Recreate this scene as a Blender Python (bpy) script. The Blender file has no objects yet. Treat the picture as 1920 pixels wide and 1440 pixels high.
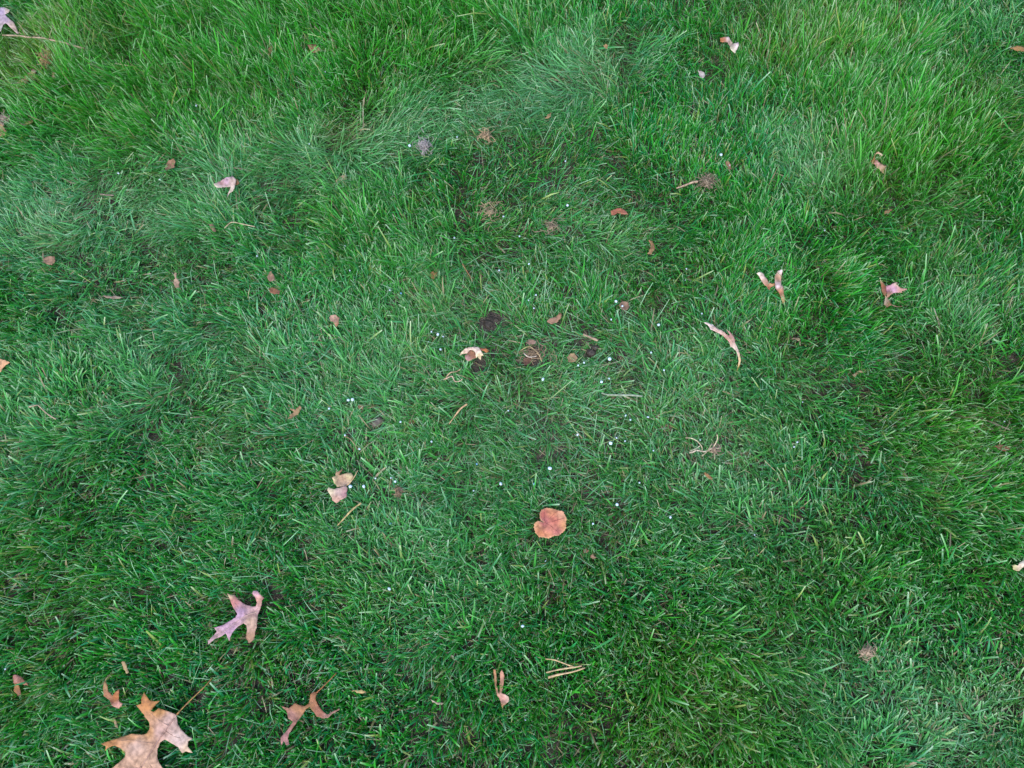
import bpy, bmesh, math, random
import numpy as np
from mathutils import Vector, Matrix
from mathutils.geometry import delaunay_2d_cdt

rng = np.random.default_rng(11)
random.seed(5)
sc = bpy.context.scene
COL = sc.collection
R = math.radians

# ---------------------------------------------------------------- camera
CAM_H, TILT, LENS = 1.30, 16.0, 28.0
cam_data = bpy.data.cameras.new('camera'); cam = bpy.data.objects.new('camera', cam_data); COL.objects.link(cam)
cam.location = (0, 0, CAM_H); cam.rotation_euler = (R(TILT), 0, 0)
cam_data.sensor_width = 36; cam_data.lens = LENS; cam_data.clip_start = 0.02; cam_data.clip_end = 2000
sc.camera = cam

# ---------------------------------------------------------------- world, sun, exposure
SUN_EL, SUN_AZ = 52.0, 200.0
world = bpy.data.worlds.new('World'); sc.world = world; world.use_nodes = True
wn = world.node_tree; bg = wn.nodes['Background']
sky = wn.nodes.new('ShaderNodeTexSky'); sky.sky_type = 'NISHITA'; sky.sun_disc = False
sky.sun_elevation = R(SUN_EL); sky.sun_rotation = R(SUN_AZ)
sky.air_density = 1.0; sky.dust_density = 1.0; sky.ozone_density = 1.0
wn.links.new(sky.outputs[0], bg.inputs[0]); bg.inputs[1].default_value = 0.13
sun_data = bpy.data.lights.new('sun', 'SUN'); sun = bpy.data.objects.new('sun', sun_data); COL.objects.link(sun)
sun_data.energy = 0.9; sun_data.angle = R(60); sun_data.color = (1.0, 0.97, 0.93)
sun.rotation_euler = (R(90 - SUN_EL), 0, R(180 - SUN_AZ))
sc.view_settings.view_transform = 'Standard'; sc.view_settings.look = 'None'
sc.view_settings.exposure = 1.95; sc.view_settings.gamma = 1.0; sc.view_settings.use_curve_mapping = False
sc.render.engine = 'CYCLES'
sc.cycles.max_bounces = 6; sc.cycles.diffuse_bounces = 3; sc.cycles.glossy_bounces = 2
sc.cycles.use_denoising = True

# ---------------------------------------------------------------- helpers
F = 1920 * LENS / 36.0
CT, ST = math.cos(R(TILT)), math.sin(R(TILT))
def at(x, y, z=0.025):
    """where a sight line from the standpoint meets height z (metres, ground at 0)"""
    x = np.asarray(x, float); y = np.asarray(y, float)
    dx, dy, dz = (x - 960) / F, -(y - 720) / F, -1.0
    wy, wz = dy * CT - dz * ST, dy * ST + dz * CT
    t = (z - CAM_H) / wz
    return dx * t, wy * t

def vnoise(x, y, scale, seed):
    g = np.random.default_rng(seed).random((128, 128))
    u, v = np.asarray(x) / scale + 37.3, np.asarray(y) / scale + 41.7
    i, j = np.floor(u).astype(int), np.floor(v).astype(int)
    a, b = u - i, v - j
    a, b = a * a * (3 - 2 * a), b * b * (3 - 2 * b)
    i0, i1, j0, j1 = i % 128, (i + 1) % 128, j % 128, (j + 1) % 128
    return (g[i0, j0] * (1 - a) * (1 - b) + g[i1, j0] * a * (1 - b) + g[i0, j1] * (1 - a) * b + g[i1, j1] * a * b)

def srgb(r, g, b):
    c = np.array([r, g, b], float) / 255.0
    return tuple(np.where(c <= 0.04045, c / 12.92, ((c + 0.055) / 1.055) ** 2.4))

X0, X1, Y0, Y1, TILE = -1.08, 1.08, -0.29, 1.33, 0.54
def gz(x, y):
    """gentle unevenness of the lawn's soil, flat away from the built patch"""
    x = np.asarray(x, float); y = np.asarray(y, float)
    d = np.maximum(np.maximum(X0 - x, x - X1), np.maximum(Y0 - y, y - Y1))
    w = np.clip(1 - (d + 0.1) / 0.3, 0, 1)
    return w * (0.014 * (vnoise(x, y, 0.22, 3) - 0.5) + 0.007 * (vnoise(x, y, 0.06, 4) - 0.5))

def tag(o, label=None, cat=None, group=None, kind=None):
    if label: o['label'] = label
    if cat: o['category'] = cat
    if group: o['group'] = group
    if kind: o['kind'] = kind
    return o

# ---------------------------------------------------------------- materials
def new_mat(name):
    m = bpy.data.materials.new(name); m.use_nodes = True
    nt = m.node_tree; b = nt.nodes['Principled BSDF']
    return m, nt, b

def mat_grass():
    m, nt, b = new_mat('grass_blade')
    out = nt.nodes['Material Output']
    at_ = nt.nodes.new('ShaderNodeAttribute'); at_.attribute_name = 'col'
    nt.links.new(at_.outputs['Color'], b.inputs['Base Color'])
    b.inputs['Roughness'].default_value = 0.36; b.inputs['Specular IOR Level'].default_value = 0.42
    tr = nt.nodes.new('ShaderNodeBsdfTranslucent')
    hs = nt.nodes.new('ShaderNodeMix'); hs.data_type = 'RGBA'; hs.blend_type = 'MULTIPLY'; hs.inputs[0].default_value = 1.0
    nt.links.new(at_.outputs['Color'], hs.inputs[6]); hs.inputs[7].default_value = (1.25, 1.2, 0.55, 1)
    nt.links.new(hs.outputs[2], tr.inputs['Color'])
    mx = nt.nodes.new('ShaderNodeMixShader'); mx.inputs[0].default_value = 0.31
    nt.links.new(b.outputs[0], mx.inputs[1]); nt.links.new(tr.outputs[0], mx.inputs[2])
    nt.links.new(mx.outputs[0], out.inputs[0])
    return m

def mat_leaf():
    m, nt, b = new_mat('dry_leaf')
    out = nt.nodes['Material Output']
    at_ = nt.nodes.new('ShaderNodeAttribute'); at_.attribute_name = 'col'
    tc = nt.nodes.new('ShaderNodeTexCoord')
    n1 = nt.nodes.new('ShaderNodeTexNoise'); n1.inputs['Scale'].default_value = 160; n1.inputs['Detail'].default_value = 6
    n2 = nt.nodes.new('ShaderNodeTexNoise'); n2.inputs['Scale'].default_value = 900; n2.inputs['Detail'].default_value = 3
    nt.links.new(tc.outputs['Object'], n1.inputs['Vector']); nt.links.new(tc.outputs['Object'], n2.inputs['Vector'])
    cr = nt.nodes.new('ShaderNodeValToRGB')
    cr.color_ramp.elements[0].position = 0.3; cr.color_ramp.elements[0].color = (0.46, 0.41, 0.33, 1)
    cr.color_ramp.elements[1].position = 0.62; cr.color_ramp.elements[1].color = (0.90, 0.83, 0.70, 1)
    nt.links.new(n1.outputs[0], cr.inputs[0])
    mu = nt.nodes.new('ShaderNodeMix'); mu.data_type = 'RGBA'; mu.blend_type = 'MULTIPLY'; mu.inputs[0].default_value = 1
    nt.links.new(at_.outputs['Color'], mu.inputs[6]); nt.links.new(cr.outputs[0], mu.inputs[7])
    nt.links.new(mu.outputs[2], b.inputs['Base Color'])
    b.inputs['Roughness'].default_value = 0.62; b.inputs['Specular IOR Level'].default_value = 0.35
    bp = nt.nodes.new('ShaderNodeBump'); bp.inputs['Strength'].default_value = 0.35; bp.inputs['Distance'].default_value = 0.001
    nt.links.new(n2.outputs[0], bp.inputs['Height']); nt.links.new(bp.outputs[0], b.inputs['Normal'])
    tr = nt.nodes.new('ShaderNodeBsdfTranslucent'); nt.links.new(mu.outputs[2], tr.inputs['Color'])
    mx = nt.nodes.new('ShaderNodeMixShader'); mx.inputs[0].default_value = 0.18
    nt.links.new(b.outputs[0], mx.inputs[1]); nt.links.new(tr.outputs[0], mx.inputs[2])
    nt.links.new(mx.outputs[0], out.inputs[0])
    return m

def mat_soil():
    m, nt, b = new_mat('soil')
    tc = nt.nodes.new('ShaderNodeTexCoord')
    n1 = nt.nodes.new('ShaderNodeTexNoise'); n1.inputs['Scale'].default_value = 90; n1.inputs['Detail'].default_value = 8
    n2 = nt.nodes.new('ShaderNodeTexVoronoi'); n2.inputs['Scale'].default_value = 260
    nt.links.new(tc.outputs['Object'], n1.inputs['Vector']); nt.links.new(tc.outputs['Object'], n2.inputs['Vector'])
    cr = nt.nodes.new('ShaderNodeValToRGB')
    e = cr.color_ramp.elements
    e[0].position = 0.3; e[0].color = (0.018, 0.014, 0.010, 1)
    e[1].position = 0.72; e[1].color = (0.085, 0.064, 0.046, 1)
    nt.links.new(n1.outputs[0], cr.inputs[0])
    # past the part where single blades are built, the ground carries the colour of the lawn
    geo = nt.nodes.new('ShaderNodeNewGeometry')
    ln = nt.nodes.new('ShaderNodeVectorMath'); ln.operation = 'LENGTH'; nt.links.new(geo.outputs['Position'], ln.inputs[0])
    mr = nt.nodes.new('ShaderNodeMapRange'); mr.inputs['From Min'].default_value = 5.0; mr.inputs['From Max'].default_value = 6.0
    nt.links.new(ln.outputs['Value'], mr.inputs['Value'])
    n3 = nt.nodes.new('ShaderNodeTexNoise'); n3.inputs['Scale'].default_value = 6; n3.inputs['Detail'].default_value = 10
    nt.links.new(tc.outputs['Object'], n3.inputs['Vector'])
    c2 = nt.nodes.new('ShaderNodeValToRGB')
    c2.color_ramp.elements[0].color = (0.02, 0.07, 0.012, 1); c2.color_ramp.elements[1].color = (0.05, 0.15, 0.03, 1)
    nt.links.new(n3.outputs[0], c2.inputs[0])
    mx = nt.nodes.new('ShaderNodeMix'); mx.data_type = 'RGBA'
    nt.links.new(mr.outputs[0], mx.inputs[0]); nt.links.new(cr.outputs[0], mx.inputs[6]); nt.links.new(c2.outputs[0], mx.inputs[7])
    nt.links.new(mx.outputs[2], b.inputs['Base Color'])
    b.inputs['Roughness'].default_value = 0.9
    bp = nt.nodes.new('ShaderNodeBump'); bp.inputs['Strength'].default_value = 0.9; bp.inputs['Distance'].default_value = 0.004
    nt.links.new(n2.outputs[0], bp.inputs['Height']); nt.links.new(bp.outputs[0], b.inputs['Normal'])
    return m

def mat_granule(name, col):
    m, nt, b = new_mat(name)
    tc = nt.nodes.new('ShaderNodeTexCoord')
    n = nt.nodes.new('ShaderNodeTexNoise'); n.inputs['Scale'].default_value = 700
    nt.links.new(tc.outputs['Object'], n.inputs['Vector'])
    cr = nt.nodes.new('ShaderNodeValToRGB')
    cr.color_ramp.elements[0].position = 0.3; cr.color_ramp.elements[0].color = tuple(v * 0.86 for v in col) + (1,)
    cr.color_ramp.elements[1].position = 0.6; cr.color_ramp.elements[1].color = col + (1,)
    nt.links.new(n.outputs[0], cr.inputs[0]); nt.links.new(cr.outputs[0], b.inputs['Base Color'])
    b.inputs['Roughness'].default_value = 0.5
    return m

M_GRASS, M_LEAF, M_SOIL = mat_grass(), mat_leaf(), mat_soil()
M_WHITE = mat_granule('white_granule', (0.44, 0.52, 0.58)); M_BLUE = mat_granule('blue_granule', (0.12, 0.28, 0.44))

# ---------------------------------------------------------------- ground: one sheet out to the horizon
def make_ground():
    def axis(lo, hi):
        core = np.arange(lo, hi + 1e-6, 0.03)
        far = np.array([0.2, 0.5, 1.0, 2.0, 4.0, 8, 20, 60, 200, 600])
        return np.concatenate([(lo - far)[::-1], core, hi + far])
    xs, ys = axis(X0 - 0.3, X1 + 0.3), axis(Y0 - 0.3, Y1 + 0.3)
    gx, gy = np.meshgrid(xs, ys)
    co = np.stack([gx, gy, gz(gx, gy)], -1).reshape(-1, 3)
    nx, ny = len(xs), len(ys)
    faces = [(j * nx + i, j * nx + i + 1, (j + 1) * nx + i + 1, (j + 1) * nx + i) for j in range(ny - 1) for i in range(nx - 1)]
    me = bpy.data.meshes.new('ground'); me.from_pydata(co.tolist(), [], faces)
    me.polygons.foreach_set('use_smooth', np.ones(len(faces), bool))
    me.materials.append(M_SOIL)
    o = bpy.data.objects.new('ground', me); COL.objects.link(o)
    tag(o, 'dark brown lawn soil showing between the grass blades', 'ground', kind='structure')
make_ground()

# ---------------------------------------------------------------- litter on the lawn
FOOT = []          # (x, y, z) points of things that press the grass down

def set_col(me, cols):
    a = me.attributes.new('col', 'FLOAT_COLOR', 'POINT')
    c = np.ones((len(me.vertices), 4)); c[:, :3] = cols
    a.data.foreach_set('color', c.ravel())

def densify(poly, step):
    out = []
    for k in range(len(poly)):
        p, q = np.array(poly[k], float), np.array(poly[(k + 1) % len(poly)], float)
        n = max(1, int(np.hypot(*(q - p)) / step))
        for i in range(n):
            out.append(p + (q - p) * i / n)
    return np.array(out)

def round_poly(poly, k=1):
    p = np.array(poly, float)
    for _ in range(k):
        a, b = p, np.roll(p, -1, 0)
        p = np.stack([a * .75 + b * .25, a * .25 + b * .75], 1).reshape(-1, 2)
    return p

def inside(pts, poly):
    x, y = pts[:, 0], pts[:, 1]; r = np.zeros(len(pts), bool)
    for k in range(len(poly)):
        x1, y1 = poly[k]; x2, y2 = poly[(k + 1) % len(poly)]
        c = ((y1 > y) != (y2 > y)) & (x < (x2 - x1) * (y - y1) / (y2 - y1 + 1e-12) + x1)
        r ^= c
    return r

def seg_dist(pts, line):
    d = np.full(len(pts), 1e9)
    for a, b in zip(line[:-1], line[1:]):
        a, b = np.array(a, float), np.array(b, float); ab = b - a
        t = np.clip(((pts - a) @ ab) / (ab @ ab + 1e-9), 0, 1)
        d = np.minimum(d, np.hypot(*(pts - a - t[:, None] * ab).T))
    return d

def patch(name, poly, z0, cols, ctrl=(), curl=0.0, noise=1.0, smooth=0, serrate=0.0, rib=None, rim=None, step=3.0, seed=0):
    """a thin curled sheet with its own outline and thickness; heights in millimetres above the soil"""
    if smooth: poly = round_poly(poly, smooth)
    bnd = densify(poly, step)
    r = np.random.default_rng(seed + int(abs(poly[0][0]) * 7 + abs(poly[0][1])))
    c = bnd.mean(0); rad = np.hypot(*(bnd - c).T).max()
    if serrate:
        k = np.where(np.arange(len(bnd)) % 2 == 0, serrate, -serrate)
        bnd = bnd + (bnd - c) / (np.hypot(*(bnd - c).T)[:, None] + 1e-6) * k[:, None]
    else:
        bnd = bnd + r.normal(0, 0.30 if rad > 25 else 0.6, bnd.shape)
    lo, hi = bnd.min(0), bnd.max(0)
    gxx, gyy = np.meshgrid(np.arange(lo[0], hi[0], step), np.arange(lo[1], hi[1], step))
    g = np.stack([gxx.ravel(), gyy.ravel()], 1) + r.uniform(-.5, .5, (gxx.size, 2))
    if len(g):
        g = g[inside(g, bnd)]
        if len(g): g = g[seg_dist(g, list(bnd) + [bnd[0]]) > step * 0.45]
    pts = np.vstack([bnd, g]) if len(g) else bnd
    nb = len(bnd)
    vs, es, fs, *_ = delaunay_2d_cdt([Vector(p) for p in pts], [(i, (i + 1) % nb) for i in range(nb)], [list(range(nb))], 1, 1e-4)
    p = np.array([[v.x, v.y] for v in vs])
    h = np.full(len(p), float(z0))
    h += curl * (np.hypot(*(p - c).T) / rad) ** 2
    for (cx, cy, dz, cr_) in ctrl:
        h += dz * np.exp(-((p[:, 0] - cx) ** 2 + (p[:, 1] - cy) ** 2) / (2 * (cr_ / 1.6) ** 2))
    h += noise * 2.2 * (vnoise(p[:, 0], p[:, 1], 11, 71 + seed) - 0.5) + noise * 1.0 * (vnoise(p[:, 0], p[:, 1], 4.5, 72 + seed) - 0.5)
    if rib is not None: h -= 1.2 * np.exp(-(seg_dist(p, rib) / 4.0) ** 2)
    x, y = at(p[:, 0], p[:, 1], h / 1000.0)
    co = np.stack([x, y, h / 1000.0], 1)
    # colour: blend of anchors
    A = np.array([a[:2] for a in cols], float); CC = np.array([srgb(*a[2]) for a in cols])
    w = 1.0 / (((p[:, None, :] - A[None]) ** 2).sum(-1) + 12.0) ** 1.5
    w /= w.sum(1, keepdims=True)
    col = w @ CC
    col *= (0.86 + 0.28 * vnoise(p[:, 0], p[:, 1], 6, 90 + seed))[:, None]
    if rib is not None:
        k = np.exp(-(seg_dist(p, rib) / 1.8) ** 2)[:, None]; col = col * (1 - 0.18 * k)
    if rim is not None:
        k = np.exp(-(seg_dist(p, list(bnd) + [bnd[0]]) / 1.6) ** 2)[:, None]
        col = col * (1 - 0.5 * k) + np.array(srgb(*rim)) * 0.5 * k
    me = bpy.data.meshes.new(name)
    tris = []
    for f in fs:
        f = list(f)
        if len(f) < 3: continue
        a, b_, c_ = p[f[0]], p[f[1]], p[f[2]]
        tris.append(f[::-1] if ((b_ - a)[0] * (c_ - a)[1] - (b_ - a)[1] * (c_ - a)[0]) > 0 else f)
    me.from_pydata(co.tolist(), [], tris)
    set_col(me, col)
    me.polygons.foreach_set('use_smooth', np.ones(len(tris), bool))
    me.materials.append(M_LEAF)
    o = bpy.data.objects.new(name, me); COL.objects.link(o)
    so = o.modifiers.new('thickness', 'SOLIDIFY'); so.thickness = 0.0005; so.offset = -1
    FOOT.append(co)
    return o

def tube(name, line, zs, r0, r1, col, sides=6, rough=0.12, seed=0):
    """a thin stalk, twig or straw along photo-traced points; heights and radii in millimetres"""
    line = np.array(line, float); n = len(line)
    zs = np.interp(np.linspace(0, 1, n), np.linspace(0, 1, len(zs)), zs)
    t = np.linspace(0, n - 1, (n - 1) * 4 + 1)
    def cr(a):
        i = np.clip(np.floor(t).astype(int), 0, n - 2); u = t - i
        g = lambda k: a[np.clip(k, 0, n - 1)]
        p0, p1, p2, p3 = g(i - 1), g(i), g(i + 1), g(i + 2)
        return .5 * (2 * p1 + (p2 - p0) * u + (2 * p0 - 5 * p1 + 4 * p2 - p3) * u * u + (3 * p1 - p0 - 3 * p2 + p3) * u ** 3)
    px, py, z = cr(line[:, 0]), cr(line[:, 1]), cr(zs) / 1000.0
    x, y = at(px, py, z)
    c = np.stack([x, y, z], 1)
    T = np.gradient(c, axis=0); T /= np.linalg.norm(T, axis=1)[:, None] + 1e-12
    S = np.cross(T, [0, 0, 1.0]); S /= np.linalg.norm(S, axis=1)[:, None] + 1e-9
    U = np.cross(S, T)
    r = np.random.default_rng(seed + int(line[0, 0]) * 3 + int(line[0, 1]))
    rad = np.linspace(r0, r1, len(c)) / 1000.0 * (1 + rough * r.normal(size=len(c)))
    ang = np.arange(sides) * 2 * math.pi / sides
    ring = c[:, None, :] + rad[:, None, None] * (np.cos(ang)[None, :, None] * S[:, None, :] + np.sin(ang)[None, :, None] * U[:, None, :])
    v = ring.reshape(-1, 3); m = len(c)
    fs = [(i * sides + k, i * sides + (k + 1) % sides, (i + 1) * sides + (k + 1) % sides, (i + 1) * sides + k) for i in range(m - 1) for k in range(sides)]
    fs += [tuple(range(sides))[::-1], tuple((m - 1) * sides + k for k in range(sides))]
    me = bpy.data.meshes.new(name); me.from_pydata(v.tolist(), [], fs)
    cc = np.array(srgb(*col))[None] * (0.8 + 0.4 * np.repeat(r.random(m), sides))[:, None]
    set_col(me, cc)
    me.polygons.foreach_set('use_smooth', np.ones(len(fs), bool))
    me.materials.append(M_LEAF)
    o = bpy.data.objects.new(name, me); COL.objects.link(o)
    FOOT.append(c)
    return o

def thing(name, label, cat, parts, group=None):
    """an Empty at the thing's base that holds its parts"""
    pts = np.vstack([np.array([v.co[:] for v in p.data.vertices]) for p in parts])
    root = bpy.data.objects.new(name, None); COL.objects.link(root)
    root.location = (pts[:, 0].mean(), pts[:, 1].mean(), pts[:, 2].min())
    root.empty_display_size = 0.02
    for p in parts:
        p.parent = root; p.matrix_parent_inverse = Matrix.Translation(root.location).inverted()
    return tag(root, label, cat, group)

def single(o, label, cat, group=None):
    return tag(o, label, cat, group)

def under(child, parent):
    child.parent = parent

TAN, PINK, MAUVE, CREAM, ORANGE, BROWN = (186, 156, 138), (190, 150, 148), (184, 150, 182), (224, 205, 192), (176, 118, 66), (142, 96, 70)

# --- large oak leaf, its far end running out of the photograph
oak = [(331, 1341), (331.9, 1347.5), (333.8, 1360), (342.5, 1371), (352.5, 1381), (361.3, 1384.4), (352.5, 1390), (352, 1399), (362, 1412),
 (350, 1408.8), (341, 1412), (333.8, 1401), (320, 1392.5), (308.8, 1387), (301, 1391), (295.6, 1404), (294.4, 1420), (298.8, 1431), (305, 1440),
 (322, 1452), (331, 1468), (313, 1463), (306, 1475), (292, 1463), (280, 1464), (273, 1478), (270, 1502), (257, 1489), (246, 1513), (240, 1491),
 (225, 1498), (234, 1475), (238, 1461), (222, 1462), (196, 1472), (200, 1457), (187, 1452), (210, 1440), (223.8, 1428.8), (233.8, 1420), (235, 1411),
 (226, 1402.5), (213.8, 1398), (205, 1401), (196.9, 1408), (198.8, 1400), (188.8, 1394.4), (205, 1388.8), (227.5, 1381.9), (246, 1376), (265, 1377.5),
 (275, 1375), (280.6, 1366), (280, 1355), (270, 1341), (262.5, 1331), (255, 1322.5), (265, 1320), (265, 1310), (270, 1297.5), (278.8, 1312.5),
 (290, 1315), (300, 1313.8), (291, 1322.5), (282.5, 1332.5), (287.5, 1335), (297.5, 1328), (315, 1333.8), (328, 1339)]
rib = [(330, 1341), (316, 1360), (296, 1388), (275, 1422), (256, 1455), (246, 1490)]
blade = patch('blade', oak, 30, [(320, 1352, (196, 165, 160)), (335, 1388, (205, 180, 176)), (355, 1405, (200, 172, 150)), (275, 1320, ORANGE), (298, 1330, (186, 134, 80)),
   (205, 1393, (178, 124, 74)), (245, 1381, (190, 140, 98)), (280, 1372, (192, 142, 96)), (255, 1400, (196, 164, 152)), (265, 1430, (200, 160, 136)), (240, 1470, (196, 156, 132)), (298, 1372, (194, 158, 150))],
   ctrl=[(272, 1308, 9, 22), (200, 1395, 6, 22), (358, 1395, 5, 20), (300, 1440, 3, 30)], noise=1.1, rib=rib, seed=1)
veins = []
for ln in ([(331, 1340), (318, 1358), (297, 1388), (276, 1421), (257, 1454), (247, 1488)],):
    veins.append(tube('midrib', ln, [32.2, 31.2, 30.6, 30.4, 30.6, 31], 0.8, 0.35, (178, 142, 136)))
for ln in ([(316, 1361), (300, 1352), (285, 1340), (276, 1322)], [(309, 1370), (325, 1380), (345, 1388), (357, 1407)], [(292, 1394), (268, 1392), (240, 1388), (208, 1392)],
           [(275, 1422), (285, 1440), (305, 1456)], [(266, 1438), (240, 1444), (205, 1460)]):
    veins.append(tube('side_vein', ln, [30.9, 30.9, 31.5, 32.5], 0.32, 0.15, (180, 144, 134)))
stalk = tube('stalk', [(329.5, 1342), (342, 1328), (362, 1308), (383, 1288), (398, 1271)], [30.5, 32, 35, 38, 34], 1.1, 0.8, (150, 112, 66))
for v in veins: under(v, blade)
thing('oak_leaf', 'largest leaf, a tan and orange pointed-lobed oak leaf with long thin stalk', 'leaf', [blade, stalk])

# --- mauve oak leaf
oak2 = [(475, 1107.5), (481.7, 1107.5), (488.3, 1115), (496.3, 1120.8), (490.8, 1125.8), (490, 1134), (485.8, 1146.7), (483, 1155), (482, 1170), (479, 1182.5), (476.7, 1198),
 (466.7, 1206), (460.8, 1195), (463, 1183), (462, 1172.5), (456.7, 1169), (446.7, 1174), (436.7, 1184), (432.5, 1193), (430, 1201.7), (426.7, 1195), (423, 1187.5), (413, 1194),
 (402.5, 1198), (390, 1209), (389.5, 1202), (398.5, 1193.5), (406, 1185), (402, 1176.7), (416.7, 1172.5), (428, 1166), (440.8, 1158), (445, 1151), (440, 1144), (435, 1135),
 (430, 1121), (425.4, 1111), (431.7, 1115), (440, 1115), (446.7, 1124), (460, 1134), (472.5, 1137.5), (480, 1136.7), (481.7, 1130), (479, 1120), (472.5, 1112.5)]
rib2 = [(482, 1148), (464, 1153), (448, 1163), (425, 1180), (403, 1195)]
b2 = patch('blade', oak2, 31, [(450, 1150, MAUVE), (430, 1176, (186, 150, 178)), (400, 1196, (192, 158, 168)), (437, 1130, (178, 116, 116)), (428, 1114, (190, 168, 140)), (470, 1165, (184, 154, 138)),
   (470, 1196, (166, 128, 104)), (486, 1125, (186, 138, 128)), (478, 1111, (204, 160, 178)), (475, 1142, (196, 160, 166))],
   ctrl=[(430, 1118, 8, 22), (484, 1114, 9, 18), (395, 1203, 3, 20), (468, 1200, -4, 16), (450, 1155, 3, 24)], noise=1.0, rib=rib2, seed=2)
under(tube('midrib', rib2, [33.5, 34, 33, 32.5, 32.5], 0.55, 0.3, (196, 168, 160)), b2)
under(tube('side_vein', [(462, 1154), (448, 1142), (436, 1124)], [34.5, 34, 37], 0.35, 0.2, (190, 150, 156)), b2)
under(tube('side_vein', [(474, 1151), (484, 1138), (485, 1116)], [33, 33, 38], 0.35, 0.2, (190, 152, 150)), b2)
thing('oak_leaf', 'mauve-pink oak leaf with spreading narrow lobes and no stalk', 'leaf', [b2])

# --- brown crumpled oak leaf
oak3 = [(588.3, 1297), (595.2, 1298.9), (591.2, 1310.3), (595.2, 1320.6), (606.7, 1335.5), (613.5, 1340), (625, 1333), (636.5, 1329), (637, 1331.5), (625, 1337), (614.7, 1345.8), (606.7, 1347), (594, 1343.5),
 (588.3, 1335.5), (580.3, 1325), (573.4, 1331), (567.7, 1339), (560.8, 1348), (550.5, 1362), (542.5, 1374.5), (539.6, 1384.8), (542.5, 1396), (536.8, 1397.4), (532, 1389.4), (527, 1397.4),
 (525.9, 1382.5), (537.9, 1370), (549.4, 1352.7), (541.4, 1348), (536.8, 1333), (527.6, 1324), (541, 1328), (554, 1318), (560.8, 1321.8), (572.3, 1324), (579, 1319.5), (581, 1308), (582.6, 1302)]
b3 = patch('blade', oak3, 29, [(590, 1310, (160, 106, 72)), (600, 1335, (156, 100, 78)), (555, 1326, (164, 116, 80)), (545, 1340, (162, 116, 108)), (536, 1385, (166, 118, 118)), (575, 1330, (150, 106, 68)), (615, 1340, (156, 118, 110))],
   ctrl=[(586, 1305, 6, 16), (606, 1340, -4, 18), (530, 1390, 3, 16), (572, 1327, 4, 12), (532, 1328, -6, 14)], noise=1.1, seed=3)
s3 = tube('stalk', [(592, 1300), (604, 1289), (618, 1275), (630.7, 1262)], [33, 33, 36, 34], 0.9, 0.6, (160, 98, 58))
thing('oak_leaf', 'torn brown two-armed oak leaf with thin orange stalk, half sunk in grass', 'leaf', [b3, s3])

# --- round leaf
rnd = [(1020, 979), (1014.4, 976), (1012.2, 971), (1011.7, 963), (1015, 956), (1023.3, 952), (1035.6, 953.3), (1046.7, 956.7), (1056, 958.3), (1059.4, 965.6), (1062.5, 972.2), (1061, 982.2),
 (1061.7, 990), (1056.7, 997), (1047.2, 1004.4), (1040, 1004.4), (1028.3, 1009.4), (1020, 1007.8), (1010.6, 1006.7), (1003.9, 999), (1000.8, 988.3), (1002.2, 980.6), (1008.9, 976.4)]
b4 = patch('blade', rnd, 32, [(1020, 978, (164, 94, 100)), (1016, 965, (178, 96, 88)), (1035, 960, (200, 134, 100)), (1054, 966, (200, 148, 122)), (1058, 985, (206, 146, 104)), (1045, 998, (180, 108, 104)), (1030, 992, (196, 124, 108)),
   (1012, 1001, (204, 132, 92)), (1005, 985, (206, 152, 112)), (1040, 976, (190, 110, 96)), (1027, 1006, (206, 140, 104))],
   curl=1.5, noise=0.8, serrate=0.6, rim=(222, 180, 140), step=2.4, seed=4)
for ln in ([(1021, 979), (1036, 978), (1050, 974), (1060, 971)], [(1021, 979), (1032, 971), (1040, 962), (1046, 958)], [(1021, 979), (1020, 968), (1022, 957)],
           [(1021, 980), (1032, 986), (1043, 995), (1049, 1002)], [(1020, 980), (1018, 990), (1020, 1000), (1024, 1006)], [(1020, 980), (1011, 984), (1004, 990)]):
    under(tube('vein', ln, [32.6, 32.5, 33, 33.4], 0.38, 0.18, (168, 96, 92)), b4)
thing('round_leaf', 'round heart-shaped orange-pink leaf with finely toothed edge lying flat', 'leaf', [b4])

# --- pale folded leaf
b5 = patch('blade', [(615, 913.8), (625, 917), (637.5, 914), (647.5, 911), (651, 915), (649.4, 932.5), (643.8, 934.4), (640, 937), (630.6, 943.8), (623, 938), (623, 933.8), (613, 918)], 31,
   [(620, 920, (204, 190, 166)), (635, 922, (190, 164, 160)), (646, 926, (168, 128, 136)), (630, 938, (190, 150, 138))], ctrl=[(615, 915, 4, 10), (648, 914, 3, 9), (630, 944, -3, 10)], seed=5, step=2.5)
b5b = patch('folded_lobe', [(623, 894.4), (628.8, 892.5), (631, 886), (643.8, 877.5), (640, 884), (635, 890.6), (646, 888.8), (651.9, 885.6), (658.8, 887), (663, 893), (656, 905), (651, 910), (645, 912.6), (632.5, 912), (626, 904)], 30,
   [(626, 897, (206, 186, 150)), (636, 884, (150, 112, 88)), (640, 900, (186, 158, 138)), (655, 893, (190, 174, 140)), (646, 908, (196, 168, 150))], ctrl=[(640, 902, -6, 12), (624, 896, 6, 9), (660, 890, 5, 9), (640, 880, 5, 9)], seed=6, step=2.5)
s5 = tube('stalk', [(650, 911), (657, 904), (665, 893), (670.6, 882)], [31, 34, 37, 38], 0.9, 0.6, (204, 176, 140))
thing('folded_leaf', 'pale tan leaf folded in two across itself with a short stalk, white granules beside it', 'leaf', [b5, b5b, s5])

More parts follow.
